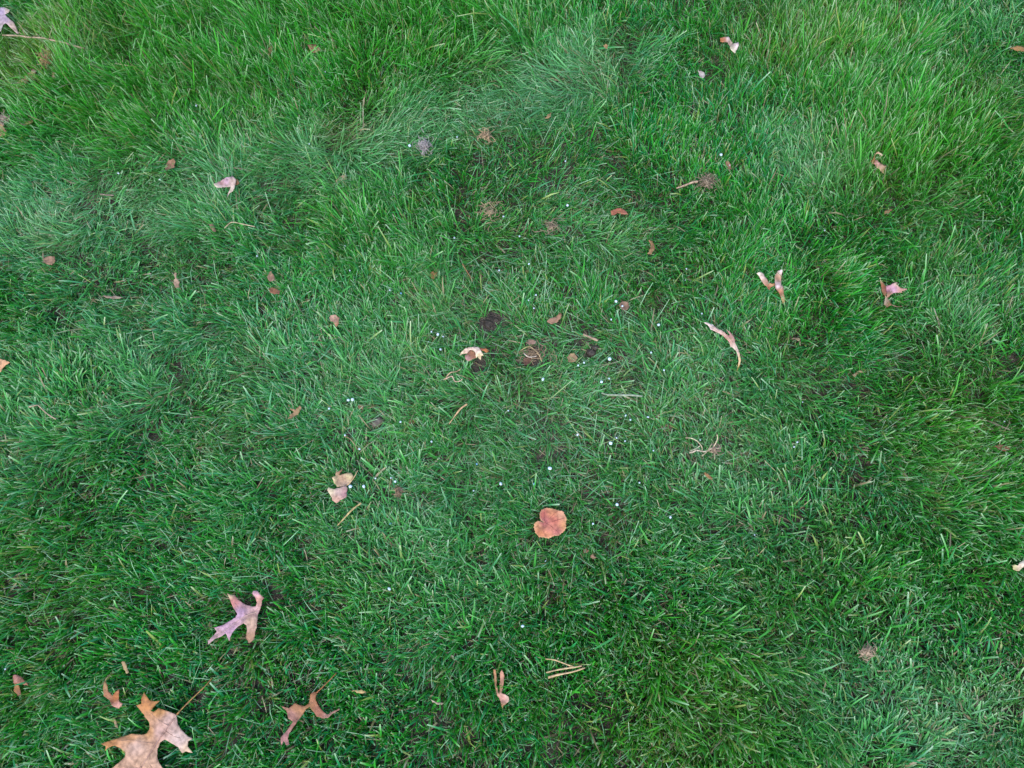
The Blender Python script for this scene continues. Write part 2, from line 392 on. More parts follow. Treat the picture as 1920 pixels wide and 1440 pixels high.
# --- long slender curved lobe
lg = [(1318.4, 603.4), (1326.8, 604.5), (1333, 609), (1336, 608), (1342, 613.7), (1352.8, 619.8), (1366.5, 629.7), (1368.8, 627.4), (1361, 616.4), (1370.4, 623.6), (1376.5, 632), (1378.8, 642), (1383.3, 652.6),
 (1387, 663.3), (1389.5, 675.6), (1387, 685.5), (1381.8, 695.4), (1384.5, 681.7), (1384.9, 671), (1380.3, 658.8), (1375, 652), (1368.8, 649.6), (1368, 643.5), (1363.5, 636.6), (1352.8, 627.4), (1342, 622), (1333, 618), (1328.3, 610.6)]
b6 = patch('blade', lg, 33, [(1330, 610, (224, 208, 214)), (1345, 619, (212, 182, 176)), (1368, 634, (196, 148, 140)), (1378, 655, (206, 184, 178)), (1387, 675, (206, 178, 140)), (1384, 690, (186, 160, 100))], ctrl=[(1320, 604, 8, 18), (1362, 618, 5, 10), (1385, 692, -8, 16), (1372, 640, 4, 16)], noise=.7, step=2.3, seed=7)
under(tube('midrib', [(1322, 605), (1340, 616), (1362, 630), (1374, 645), (1383, 663), (1386, 684)], [40.5, 36, 36.5, 37, 33.5, 28], 0.5, 0.3, (226, 200, 190)), b6)
thing('slender_leaf', 'long narrow cream-pink leaf curved like a sickle with a small side spur', 'leaf', [b6])

# --- curled two-lobed leaf
b7 = patch('blade', [(1453.7, 515), (1459, 507.4), (1466.7, 504.7), (1468.4, 507.4), (1465.5, 515.7), (1464.9, 528), (1464.9, 534), (1469, 537.5), (1469.6, 551), (1472, 561.7), (1472.6, 576.5), (1466, 562.9), (1460.2, 548), (1453.7, 540.5), (1453, 533.4), (1452.5, 528)], 33,
   [(1459, 520, (186, 146, 122)), (1467, 508, (230, 212, 222)), (1459, 536, (214, 190, 198)), (1462, 547, (170, 116, 90)), (1469, 560, (196, 168, 128)), (1472, 572, (150, 150, 84))], ctrl=[(1467, 507, 8, 9), (1459, 536, 6, 8), (1461, 548, -5, 8), (1472, 575, -10, 12)], step=2.2, seed=8)
b7b = patch('curled_lobe', [(1418.9, 512.7), (1424, 508.3), (1430.7, 512), (1435.4, 520.4), (1441.9, 528.6), (1447.8, 532.8), (1453.5, 531), (1454, 535), (1447, 537.5), (1441.9, 543.4), (1439.5, 538.7), (1433, 532.8), (1425.3, 522), (1421.2, 515.7)], 33,
   [(1422, 513, (220, 206, 196)), (1430, 520, (216, 188, 184)), (1438, 530, (198, 158, 140)), (1442, 536, (156, 92, 66)), (1446, 534, (190, 150, 110))], ctrl=[(1421, 511, 7, 10), (1430, 520, 5, 8), (1442, 540, -5, 8)], step=2.2, seed=9)
thing('curled_leaf', 'cream and brown leaf curled into two upright rolls set in a V', 'leaf', [b7, b7b])

# --- pink star leaf
b8 = patch('blade', [(1662.2, 536), (1671, 532.8), (1680, 529.4), (1683.3, 530.6), (1678.9, 533.3), (1688.9, 539), (1702, 542), (1692, 546), (1690, 548.3), (1680, 548.3), (1671, 551), (1670, 554.4), (1664, 559), (1661.6, 549)], 34,
   [(1664, 542, (196, 144, 170)), (1675, 542, (200, 158, 190)), (1690, 543, (198, 150, 140)), (1680, 531, (196, 166, 158)), (1667, 552, (176, 136, 110))], ctrl=[(1700, 542, 4, 14), (1680, 530, 4, 9), (1663, 545, -3, 8)], step=2.2, seed=10)
b8b = patch('upright_lobe', [(1649.4, 519), (1652.8, 528.3), (1659, 533.3), (1661.7, 539), (1662.3, 549), (1660.5, 554.4), (1656.7, 554), (1654, 546), (1652, 535)], 37,
   [(1650, 521, (206, 206, 160)), (1656, 535, (156, 96, 66)), (1660, 546, (140, 80, 76)), (1656, 550, (120, 96, 50))], ctrl=[(1650, 522, 6, 10)], step=2.2, seed=11)
b8c = patch('lower_lobe', [(1660.5, 553), (1665, 559), (1669.4, 567.8), (1672.8, 571.7), (1663.3, 575.6), (1658.3, 571.7), (1658.3, 566.7)], 32,
   [(1660, 566, (216, 196, 176)), (1664, 570, (126, 84, 62)), (1670, 571, (140, 116, 80))], step=2.2, seed=12)
s8 = tube('stalk', [(1672, 571.5), (1682, 575), (1691.7, 574)], [32, 33, 30], 0.9, 0.5, (156, 126, 110))
thing('star_leaf', 'pink pointed leaf with one brown lobe standing up, like a little star', 'leaf', [b8, b8b, b8c, s8])

# --- arched cream leaf beside the bare soil
b9 = patch('blade', [(860.4, 669), (863.4, 661.8), (871, 653.6), (880.5, 650.6), (897.6, 650.6), (901.2, 656), (907, 667), (902.3, 667.8), (901.7, 675.4), (898.2, 671.9), (895.8, 668.3), (892.9, 671.3), (890.5, 658.9), (881.7, 655.6), (875.8, 662.4), (866.3, 663.6)], 34,
   [(866, 660, (222, 210, 186)), (880, 653, (226, 200, 190)), (895, 655, (230, 208, 204)), (900, 668, (222, 202, 170)), (872, 660, (206, 172, 160))], ctrl=[(885, 651, 9, 14), (861, 668, -8, 9), (900, 674, -8, 9)], step=2.2, seed=13)
b9b = patch('underside', [(881.7, 656), (890.5, 659.3), (892.9, 671.3), (885.8, 673), (880.5, 676), (874.6, 676), (871.6, 668.3), (876.4, 662)], 31,
   [(884, 662, (150, 108, 84)), (888, 668, (166, 120, 98)), (876, 673, (190, 146, 146))], step=2.2, seed=14)
b9c = patch('side_lobe', [(897.5, 651), (912.4, 653.6), (917, 659.5), (912.4, 660.7), (904, 657.7), (900.5, 656)], 33, [(903, 653, (150, 90, 70)), (911, 656, (190, 110, 66)), (915, 659, (150, 110, 50))], step=2.2, seed=15)
thing('arched_leaf', 'cream leaf arched like a tent over its brown underside, next to bare soil', 'leaf', [b9, b9b, b9c])

# --- curly twig below it
w1 = tube('stem', [(864, 691.5), (855.7, 696.7), (846.3, 697.9), (839.8, 703), (835.6, 709.7), (832, 712)], [26, 29, 34, 33, 29, 26], 0.8, 1.0, (196, 166, 140))
w2 = tube('side_stem', [(835.6, 710.8), (842.7, 706.7), (848, 706), (850.4, 710.8), (854.5, 715.6), (863.4, 713.8), (867, 710)], [29, 31, 32, 29, 28, 30, 32], 1.1, 0.8, (206, 180, 164))
thing('curly_twig', 'pale forked twig with curling ends beside the arched cream leaf', 'twig', [w1, w2])

# --- leaf near the far edge with pale heart and orange end
b10 = patch('blade', [(1349.5, 71), (1354.5, 71), (1358.3, 68.8), (1367.5, 69.9), (1370.2, 74.9), (1374.4, 81.7), (1378.2, 81.4), (1385, 79), (1386.2, 82.5), (1382, 93.2), (1377, 99), (1372.5, 95.5), (1368.3, 88.6), (1366.7, 81.7), (1363, 79), (1357, 79.4), (1350.3, 78)], 40,
   [(1353, 75, (180, 116, 66)), (1359, 74, (150, 92, 64)), (1366, 72, (212, 196, 204)), (1369, 80, (146, 128, 120)), (1380, 86, (204, 188, 196)), (1372, 92, (200, 196, 176))], ctrl=[(1366, 70, 5, 8), (1382, 82, 5, 8), (1370, 82, -4, 6)], step=2.2, seed=16)
single(b10, 'twisted leaf with an orange tip and a pale lilac fan-shaped end', 'leaf'); b10.name = 'twisted_leaf'

# --- C-shaped curled leaf
b11 = patch('blade', [(1632.5, 300.8), (1639, 299.6), (1643.3, 300), (1650, 305), (1657, 310), (1663.3, 311), (1658.8, 315.4), (1657.5, 325), (1653.3, 322.5), (1650, 317.5), (1643.3, 315), (1640.4, 308.8), (1634, 305.4)], 43,
   [(1634, 302, (150, 110, 62)), (1645, 306, (186, 140, 136)), (1652, 312, (190, 156, 140)), (1656, 320, (166, 150, 106))], ctrl=[(1646, 306, 4, 8)], step=2.2, seed=17)
b11b = patch('hooked_lobe', [(1633.5, 302), (1636.7, 296), (1641.7, 287.5), (1646.7, 283.3), (1652.5, 287.5), (1655.4, 292.5), (1652.5, 291.7), (1647, 288.3), (1642.5, 289), (1640, 295), (1642, 303), (1634, 304.5)], 45,
   [(1646, 285, (206, 166, 140)), (1637, 297, (150, 116, 66)), (1653, 290, (196, 186, 160))], step=2.2, seed=18)
thing('hooked_leaf', 'brown-pink leaf with a hooked C-shaped end curling over a hollow', 'leaf', [b11, b11b])

# --- pale pink leaf like a pair of scissors
b12 = patch('blade', [(400, 344.4), (406, 343), (416, 337.6), (424.4, 332), (432, 331.8), (434.7, 328.8), (440, 333.4), (442.3, 335.3), (442, 344.8), (440.4, 349), (437, 358), (430, 363), (426, 370.4), (428.2, 360), (430.5, 356.3), (432, 349.8), (426.3, 350.6), (416.7, 351), (408.3, 351.7), (402.6, 349)], 38,
   [(404, 347, (206, 196, 180)), (413, 344, (196, 140, 146)), (424, 339, (178, 148, 172)), (437, 341, (190, 166, 160)), (435, 356, (186, 172, 166)), (412, 350, (214, 202, 196))], ctrl=[(402, 346, 5, 10), (430, 333, 5, 10), (428, 364, -7, 10), (418, 342, -3, 8)], step=2.3, seed=19)
b12b = patch('side_lobe', [(441.5, 334.5), (446.5, 336.4), (448.8, 341.4), (447.3, 346), (442.3, 346.4)], 36, [(444, 338, (150, 116, 80)), (446, 344, (130, 92, 60))], step=2.2, seed=20)
thing('pink_leaf', 'pale pink two-pronged leaf lying open like scissors in long grass', 'leaf', [b12, b12b])

# --- forked brown-pink lobe
b13 = patch('blade', [(925, 1254.6), (928.8, 1254.6), (930.8, 1266), (931.5, 1279), (931.3, 1286), (934.8, 1299), (937, 1300.4), (937, 1284.4), (937.8, 1269), (937, 1263), (941.3, 1255.3), (944.7, 1263), (946, 1269), (944, 1284.4), (940.6, 1299.7), (946.8, 1301.8), (954.4, 1306.7), (955, 1313), (948.2, 1320.6), (944, 1322.6), (942, 1329.6), (939.9, 1320), (936.4, 1310), (931.5, 1302.5), (927.4, 1283)], 31,
   [(927, 1260, (170, 124, 90)), (929, 1280, (160, 120, 86)), (941, 1268, (196, 146, 128)), (941, 1290, (186, 142, 112)), (946, 1310, (206, 150, 144)), (952, 1308, (216, 190, 180)), (942, 1326, (170, 130, 86))], ctrl=[(940, 1300, 4, 10), (926, 1256, 5, 12), (941, 1258, 6, 12)], step=2.2, seed=21)
single(b13, 'brown-pink leaf with two long thin prongs like rabbit ears', 'leaf'); b13.name = 'forked_leaf'

# --- small brown leaf in two lobes, by the edge of the lawn view
b14 = patch('blade', [(23.8, 1267.5), (28.8, 1264.4), (38.8, 1268.8), (53.8, 1285), (35, 1282.5), (25, 1280)], 31, [(28, 1272, (160, 112, 104)), (44, 1280, (150, 100, 78))], ctrl=[(30, 1270, 4, 12)], seed=22, step=2.5)
b14b = patch('lower_lobe', [(27.5, 1281), (35, 1281), (40, 1302.5), (33.8, 1303.8), (25, 1296)], 28, [(31, 1290, (160, 116, 70)), (36, 1300, (140, 96, 74))], seed=23, step=2.5)
thing('small_leaf', 'small red-brown leaf with a pointed flap over a narrow lower lobe', 'leaf', [b14, b14b])

# --- sickle-curled brown leaf next to the large oak leaf
b15 = patch('blade', [(197.5, 1273.8), (201, 1285), (202.5, 1296), (211, 1305), (215, 1298.8), (223.8, 1291), (222.5, 1308.8), (223.8, 1316), (231, 1318.8), (222.5, 1328.8), (211, 1323.8), (205, 1312.5), (195, 1305), (193, 1285)], 30,
   [(197, 1285, (140, 108, 72)), (203, 1305, (166, 114, 84)), (216, 1308, (160, 96, 44)), (222, 1322, (190, 140, 130))], ctrl=[(196, 1278, 6, 14), (222, 1294, 6, 10), (225, 1320, 3, 8), (212, 1312, -3, 8)], step=2.4, seed=24)
s15 = tube('stalk', [(197.5, 1276), (201, 1270), (208, 1266)], [36, 36, 32], 0.7, 0.5, (160, 140, 110))
thing('curled_leaf', 'small rust-brown curled leaf fragment beside the big oak leaf', 'leaf', [b15, s15])

# --- grey oak leaf and long twig at the far corner
b16 = patch('blade', [(0, 14), (9, 13.4), (17.7, 18.3), (16, 23.6), (9, 27), (16, 34), (26.6, 42), (30, 51), (36, 63.5), (32, 63), (20.4, 52), (10.6, 43), (5, 47), (2, 58), (-8, 62), (-10, 52), (-22, 56), (-34, 44), (-26, 36), (-40, 24), (-24, 20), (-20, 8), (-8, 12)], 44,
   [(5, 22, (176, 156, 190)), (14, 20, (190, 176, 166)), (10, 36, (178, 158, 182)), (24, 45, (186, 164, 158)), (3, 55, (176, 168, 166)), (-20, 34, (176, 156, 166))], ctrl=[(16, 19, 4, 10), (34, 62, -8, 14)], step=2.4, seed=25)
single(b16, 'grey-lilac lobed leaf touching a long thin twig', 'leaf'); b16.name = 'lilac_leaf'
tw = tube('long_twig', [(5, 66), (20, 66.5), (35.4, 67), (53, 69.7), (79.7, 71.4), (97.4, 75), (124, 81), (141.7, 86.5), (158.5, 91)], [38, 40, 41, 40, 42, 43, 43, 44, 44], 1.5, 1.9, (176, 156, 138))
single(tw, 'long thin grey-brown twig ending in open grass, below the lilac leaf', 'twig')

# --- leaves cut by the sides of the photograph
b17 = patch('tan_leaf', [(0, 672.5), (10, 675), (20, 678.8), (7.5, 687.5), (2.5, 696), (-10, 702), (-24, 694), (-20, 678), (-8, 670)], 34, [(3, 680, (210, 164, 128)), (-10, 690, (196, 150, 116))], ctrl=[(15, 678, 5, 8)], step=2.5, seed=26)
single(b17, 'peach-tan leaf with a short pointed tip in pale flattened grass', 'leaf')
b18 = patch('cream_leaf', [(1897.5, 1061), (1902, 1058), (1908, 1060), (1911, 1055.3), (1920, 1048.4), (1930, 1042), (1938, 1046), (1930, 1058), (1917.5, 1063.8), (1912.8, 1068.8), (1908, 1071), (1900, 1067.5)], 34, [(1901, 1063, (190, 186, 136)), (1912, 1060, (232, 214, 202)), (1922, 1050, (220, 214, 206))], ctrl=[(1912, 1058, 6, 9)], step=2.2, seed=27)
single(b18, 'small bright cream leaf scrap folded at its tip', 'leaf')

# --- smaller leaves and scraps, each traced
def scrap(name, label, poly, z, col, col2=None, cat='leaf', group=None, **kw):
    c = np.mean(np.array(poly), 0)
    mute = lambda q: None if q is None else tuple(.62 * a + .38 * b for a, b in zip(q, (132, 118, 102)))
    col, col2 = mute(col), mute(col2)
    cols = [(poly[0][0], poly[0][1], col), (c[0], c[1], col), (poly[len(poly) // 2][0], poly[len(poly) // 2][1], col2 or col)]
    kw.setdefault('curl', 3.0)
    o = patch(name, poly, z - 4, cols, step=2.2, **kw)
    FOOT[-1] = FOOT[-1] + np.array([0, 0, .006])          # blades may lap over a scrap's edge
    return single(o, label, cat, group)

scrap('diamond_leaf', 'flat reddish-brown diamond-shaped leaf scrap among tall upright grass', [(576, 83.5), (592, 82.5), (601, 94), (590, 98.5), (583, 96)], 46, (160, 104, 80), (150, 108, 76))
scrap('brown_chip', 'small faint brown leaf chip near the diamond-shaped scrap', [(502, 92), (508, 86.5), (511, 90), (509, 99), (503, 103)], 42, (146, 100, 66))
scrap('cupped_leaf', 'small brown cupped leaf standing on edge in tall grass above the pale pink leaf', [(309, 311), (316, 300), (325, 297), (329, 303), (326, 313), (317, 317), (311, 321)], 40, (160, 116, 92), (140, 96, 70), curl=6)
scrap('red_leaf', 'slim brick-red leaf scrap crossed by a grass blade', [(1145, 396), (1152, 392), (1160, 389.5), (1168, 392), (1175, 397), (1178, 403), (1168, 401.5), (1158, 399), (1152, 404), (1146, 402)], 34, (176, 86, 60), (186, 104, 92))
scrap('bent_leaf', 'narrow brown leaf scrap bent like a comma, below the brick-red scrap', [(1216, 450), (1223, 451), (1228, 461), (1226, 470), (1220, 477), (1214, 476), (1219, 468), (1220, 461)], 32, (170, 118, 78), (190, 150, 100))
scrap('mitten_leaf', 'flat brown leaf scrap shaped like a mitten above the bare soil', [(1025.6, 602.5), (1031, 597.8), (1038.8, 594), (1042, 596), (1046, 590), (1052, 585.6), (1052, 597), (1044, 603.4), (1035, 608), (1029, 605)], 29, (178, 130, 108), (160, 110, 76))
scrap('tan_chip', 'rounded tan leaf chip lying between a short stick and bare soil', [(1063, 670), (1070.6, 661.6), (1078, 662.5), (1082.8, 670), (1080, 676.6), (1072, 679), (1066, 679)], 26, (166, 136, 96), (176, 142, 108))
scrap('mauve_chip', 'dull mauve leaf flake at the edge of the bare soil patch', [(985, 642), (993, 635), (1000, 637), (1006, 640), (1003, 645), (993, 645.5)], 22, (166, 130, 120), (150, 120, 116))
scrap('dark_chip', 'dark red-brown leaf flake sunk in the bare soil patch', [(980, 672), (990, 669), (999, 675), (993, 683), (983, 684)], 12, (112, 70, 58), (92, 56, 46))
scrap('granule_chip', 'round grey-brown chip with white granules beside it', [(1161, 570), (1168, 565), (1176, 566), (1180, 573), (1175, 581), (1165, 580)], 24, (140, 108, 96), (120, 90, 76), curl=5)
scrap('pink_chip', 'small pink-tan leaf chip with a notched top in open grass', [(617, 595), (622, 590), (630, 590.5), (636, 597), (635, 608), (631, 612), (625, 604), (619, 601)], 31, (196, 150, 138), (186, 124, 84))
scrap('rust_chip', 'rough rust-brown crumb of leaf in green grass', [(503, 542), (509, 539), (518, 540.5), (526, 546), (523, 551), (512, 551), (506, 549)], 30, (136, 76, 46), (110, 70, 44), curl=4)
scrap('dull_chip', 'dull pinkish leaf crumb just above the rust-brown crumb', [(502, 515), (508, 508), (513, 516), (514, 526), (507, 528), (502, 522)], 28, (150, 110, 90), (160, 120, 110))
scrap('ribbon_leaf', 'thin tan leaf strip bent into an L', [(541, 757), (546, 765), (554, 767), (562, 760), (565, 764), (560, 775), (548, 783), (540, 785), (543, 778), (552, 772), (544, 769)], 29, (170, 130, 92), (176, 144, 96))
scrap('bark_chip', 'thin grey-brown bark sliver lying level in pale grass', [(193, 553), (203, 555.5), (214, 554.5), (223, 556), (231, 558), (224, 560), (210, 559.5), (199, 559)], 30, (156, 134, 124), (190, 172, 160), cat='bark', curl=1)
scrap('tan_flake', 'upright tan leaf flake with a pinched neck', [(327, 513), (331, 511), (331.5, 520), (337, 528), (335, 538), (328, 539), (325, 530), (328, 522)], 31, (190, 160, 140), (170, 132, 112))
scrap('brown_sliver', 'small brown sliver beside a long bent straw', [(391, 420), (397, 418), (403, 427), (405, 434), (399, 434), (394, 428)], 32, (150, 116, 100), (130, 96, 80))
scrap('grey_flake', 'ragged grey-tan leaf crumb by long lying blades', [(629, 337), (637, 333), (642, 328), (648, 327), (650, 335), (644, 340), (637, 343), (630, 341)], 34, (166, 140, 116), (180, 160, 140))
scrap('white_scrap', 'little white papery leaf scrap with a split tip', [(1309, 131), (1312, 134), (1314, 131.5), (1319, 136), (1322, 142), (1319, 147), (1314, 146), (1311, 140)], 42, (214, 206, 216), (196, 190, 200))
scrap('orange_scrap', 'orange-brown leaf scrap in fine pale grass', [(1894, 90), (1902, 86), (1914, 86), (1926, 90), (1922, 96), (1908, 95)], 42, (176, 122, 60), (150, 106, 56))
scrap('small_flake', 'small brown flake below a bright white granule in the far grass', [(1360, 303), (1365, 301), (1371, 309), (1371, 317), (1366, 315), (1361, 310)], 34, (166, 120, 92), (150, 110, 80))
scrap('amber_flake', 'amber leaf flake with spiky tips in fine grass', [(808, 512), (812, 508), (815, 513), (819, 509), (818, 517), (813, 523), (808, 520)], 30, (160, 112, 56), (150, 100, 46))
scrap('shade_flake', 'reddish leaf scrap darkened to look like a shaded hollow right of the granules', [(1234, 803), (1240, 797), (1250, 795), (1260, 801), (1258, 808), (1246, 809), (1238, 809)], 11, (90, 56, 46), (70, 44, 38))  # shade of a hole in the grass, painted as a dark sunken flake
scrap('russet_flake', 'flat russet leaf scrap nearly hidden in dense grass', [(1866, 836), (1876, 833), (1888, 835), (1894, 842), (1884, 846), (1872, 842)], 34, (140, 76, 52), (120, 72, 50))
scrap('rose_flake', 'faint rose-brown leaf scrap in pale flattened grass', [(80, 486), (90, 480), (102, 481), (104, 489), (97, 497), (86, 494)], 30, (160, 120, 100), (140, 104, 76))
scrap('tan_patch_leaf', 'frayed tan leaf scrap in olive moss-like grass', [(28, 158), (38, 150), (50, 140), (62, 128), (68, 132), (64, 144), (52, 152), (42, 160), (33, 164)], 38, (176, 146, 104), (166, 130, 112), noise=2.2)
scrap('tan_nub', 'short upright tan nub of leaf next to the frayed tan scrap', [(96, 138), (101, 135), (104, 142), (103, 148), (97, 147)], 40, (186, 150, 108))
scrap('dry_bow', 'small tan bow-shaped leaf scrap tied among long blades', [(35, 229), (44, 232), (52, 228), (60, 225), (61, 230), (52, 233), (42, 235)], 38, (176, 144, 92), (160, 130, 86))
scrap('edge_scrap', 'ragged tan leaf scrap below the bow-shaped scrap', [(-8, 240), (2, 232), (10, 242), (14, 250), (6, 256), (-6, 256)], 36, (186, 146, 96), (150, 116, 80))
scrap('yellow_sliver', 'yellowish-tan leaf sliver right of the torn brown oak leaf', [(659, 1295), (668, 1293), (678, 1294), (686, 1297), (682, 1300), (670, 1299)], 33, (196, 172, 110), (186, 146, 90), curl=1)
scrap('white_sliver', 'thin white-tan curved sliver between the yellowish sliver and the rabbit-ear leaf', [(806, 1311), (814, 1314), (822, 1317), (831, 1318), (836, 1314), (830, 1321), (820, 1321), (811, 1316)], 33, (206, 192, 176), (190, 170, 150), curl=1)
scrap('tan_stub', 'short tan stub lying above the big oak leaf', [(228, 1241), (233, 1240), (239, 1252), (242, 1261), (237, 1262), (231, 1252)], 34, (190, 160, 112), (200, 176, 130), curl=1)
scrap('tan_stub', 'tiny tan stub beside a pointed lobe of the big oak leaf', [(212, 1347), (216, 1347), (220, 1358), (221, 1365), (216, 1362)], 30, (186, 154, 116), curl=1)
scrap('orange_curl', 'orange curled leaf crumb under the wiry pale roots', [(1320, 885), (1326, 888), (1334, 894), (1336, 899), (1329, 898), (1322, 892)], 28, (170, 116, 60), curl=5)
scrap('crumb', 'tiny brown leaf crumb, one of two lying close to the round orange leaf', [(1094, 1030), (1099, 1028), (1104, 1032), (1100, 1036), (1095, 1035)], 30, (150, 110, 80), group='brown crumbs below the round leaf')
scrap('crumb', 'tiny brown leaf crumb, one of two lying close to the round orange leaf', [(1107, 1041), (1112, 1040), (1117, 1045), (1114, 1048), (1109, 1046)], 30, (160, 120, 96), group='brown crumbs below the round leaf')
scrap('far_chip', 'small brown chip in silvery flattened grass far up the lawn', [(1131, 85), (1136, 82), (1139, 85), (1138, 91), (1133, 90)], 40, (160, 124, 80))
scrap('olive_chip', 'small tan chip in green grass above the grey dry tuft', [(1022, 222), (1027, 215), (1033, 212), (1034, 216), (1028, 222)], 38, (176, 140, 96))
scrap('hook_scrap', 'thin tan hooked scrap right of the sickle-shaped leaf', [(1482, 635), (1490, 632), (1499, 634), (1502, 641), (1501, 648), (1498, 640), (1491, 636)], 32, (186, 164, 140), curl=1)
scrap('hook_scrap', 'pale bent scrap in dense green grass below the little star leaf', [(1599, 703), (1606, 697), (1615, 694), (1624, 697), (1616, 698), (1607, 702), (1603, 708)], 32, (190, 168, 130), curl=1)
scrap('brown_wedge', 'narrow brown wedge of leaf in grass above the little star leaf', [(1657, 398), (1664, 393), (1674, 392), (1668, 398), (1660, 401)], 38, (150, 112, 72), curl=1)
scrap('grey_scrap', 'grey wedge with a white tip in dark grass above the V-curled leaf', [(1530, 500), (1537, 494), (1545, 487), (1550, 488), (1546, 494), (1537, 505), (1532, 507)], 26, (130, 116, 106), (200, 204, 210))
scrap('reddish_crumb', 'red-brown crumb right of a large white granule pair', [(671, 760), (676, 758), (681, 761), (680, 767), (673, 767)], 24, (130, 84, 64))
scrap('rust_crumb', 'rust crumb beside the grey stone', [(765, 790), (771, 785), (779, 787), (776, 793), (768, 794)], 24, (136, 84, 52))

# --- sticks, straws and roots
def stick(name, label, line, zs, r0, r1, col, cat, group=None, **kw):
    col = tuple(.7 * a + .3 * b for a, b in zip(col, (172, 162, 148)))
    return single(tube(name, line, zs, r0, r1, col, **kw), label, cat, group)
stick('short_stick', 'short thick grey-tan stick beside bare soil', [(1094, 627), (1108, 633), (1121, 638.5)], [24, 25, 24], 2.0, 2.1, (166, 142, 120), 'stick')
stick('pale_stick', 'pale peeling stick lying against a dry brown tuft', [(1268, 353), (1280.6, 348.8), (1293, 344), (1301, 341), (1308, 340.5)], [32, 33, 34, 34, 33], 1.4, 2.4, (190, 160, 142), 'stick')
stick('dark_stick', 'short dark stick with a white end in thick grass', [(188, 364), (200, 365.5), (214, 366)], [30, 31, 30], 1.8, 1.5, (120, 104, 100), 'stick')
stick('reddish_twig', 'thin red-brown twig standing askew in fine grass', [(867, 495), (873, 505), (880, 516), (886, 528)], [36, 34, 30, 26], 0.7, 0.6, (156, 96, 60), 'twig')
stick('straw_arc', 'tan straw arching over the bare soil patch', [(976, 657), (985, 652), (993, 650), (1000, 654), (1009.7, 664), (1016, 678)], [26, 30, 32, 31, 30, 26], 0.5, 0.7, (196, 166, 120), 'straw')
stick('white_straw', 'short white curved straw on the bare soil patch', [(982.5, 662.5), (987, 667), (993, 669.5), (1000, 669), (1006, 667.5)], [24, 25, 25, 25, 24], 0.9, 0.7, (222, 206, 200), 'straw')
stick('matchstick_straw', 'slanting tan straw with a swollen tip like a match', [(842, 795), (852, 781), (864, 766), (876, 757.5)], [26, 29, 33, 35], 0.7, 1.7, (196, 158, 116), 'straw')
stick('bent_straw', 'long bent pale straw right of a small brown sliver', [(421, 428), (430, 419), (437, 416.5), (450, 419), (464, 422), (478, 425)], [30, 34, 36, 37, 36, 34], 0.9, 0.8, (186, 168, 140), 'straw')
stick('kinked_straw', 'kinked grey-tan straw in dark blue-green grass', [(54, 763), (64, 761), (71, 760), (80, 768), (90, 777), (105, 786)], [34, 36, 36, 34, 33, 31], 1.0, 1.1, (176, 154, 134), 'straw')
stick('pale_straw', 'short pale straw lying across tall grass', [(216, 119), (228, 121), (240, 123), (254, 124.5)], [40, 42, 43, 42], 1.1, 0.9, (190, 172, 150), 'straw')
stick('yellow_straw', 'stout yellow straw slanting below the pale folded leaf', [(633, 985), (646, 971), (660, 956), (677, 943)], [26, 30, 34, 37], 1.1, 1.6, (190, 168, 106), 'straw')
stick('cut_grass', 'flat grey-green cut grass strip lying level above the granules', [(1128, 737), (1140, 740), (1160, 740.5), (1185, 741), (1204, 743)], [30, 31, 32, 31, 29], 1.3, 1.7, (140, 166, 150), 'grass cutting')['kind'] = 'thing'
stick('tan_strand', 'tan strand leaning in grass left of the matchstick straw', [(670, 843), (664, 832), (655, 822), (645, 818)], [30, 31, 30, 28], 0.6, 0.7, (170, 140, 104), 'straw')
sA = tube('straw', [(1022.5, 1235.4), (1039.2, 1237.2), (1053, 1242), (1067.3, 1247.4), (1078, 1250.5)], [33, 36, 36, 35, 33], 0.9, 1.1, (206, 180, 140))
sB = tube('straw', [(1024, 1261), (1048.5, 1255.2), (1076.7, 1251), (1091, 1248.2)], [33, 35, 34.5, 33], 1.1, 1.2, (206, 184, 146))
sC = tube('straw', [(1027.7, 1270.3), (1046.5, 1265), (1072.5, 1260), (1097, 1252)], [33, 35, 34, 32], 1.8, 1.1, (204, 176, 142))
thing('straw_fan', 'three tan straws fanned out from one joint', 'straw', [sA, sB, sC])
roots = [tube('root', *a) for a in (
  ([(1284.8, 820.7), (1295, 821.4), (1305, 825.6), (1311.6, 831.7), (1316, 838), (1316.7, 844.8)], [36, 40, 42, 40, 36, 32], 0.7, 0.9, (206, 196, 170)),
  ([(1292.8, 849), (1301, 846.7), (1306, 844), (1312.5, 845.3), (1321.9, 846.7), (1331, 842.5), (1336.9, 839)], [32, 34, 34, 33, 33, 35, 36], 1.3, 1.2, (206, 194, 180)),
  ([(1337.8, 838), (1344, 827), (1345.3, 821), (1344.4, 814.4)], [36, 42, 46, 48], 0.9, 0.9, (206, 194, 168)),
  ([(1337, 839), (1344, 840.5), (1352, 839.7)], [36, 37, 36], 0.7, 0.6, (196, 186, 166)),
  ([(1315.8, 854.7), (1323.8, 848.6), (1329, 841.6), (1334.5, 832.7)], [32, 34, 37, 40], 0.9, 0.6, (176, 166, 140)),
  ([(1292.8, 846), (1304, 841.6), (1312.5, 836)], [32, 36, 38], 0.7, 0.8, (190, 190, 170)),
  ([(1337, 840), (1340, 850), (1340, 862)], [36, 36, 32], 0.7, 0.6, (176, 176, 146)))]
thing('root_tangle', 'tangle of pale wiry roots sticking up out of the grass', 'roots', roots)

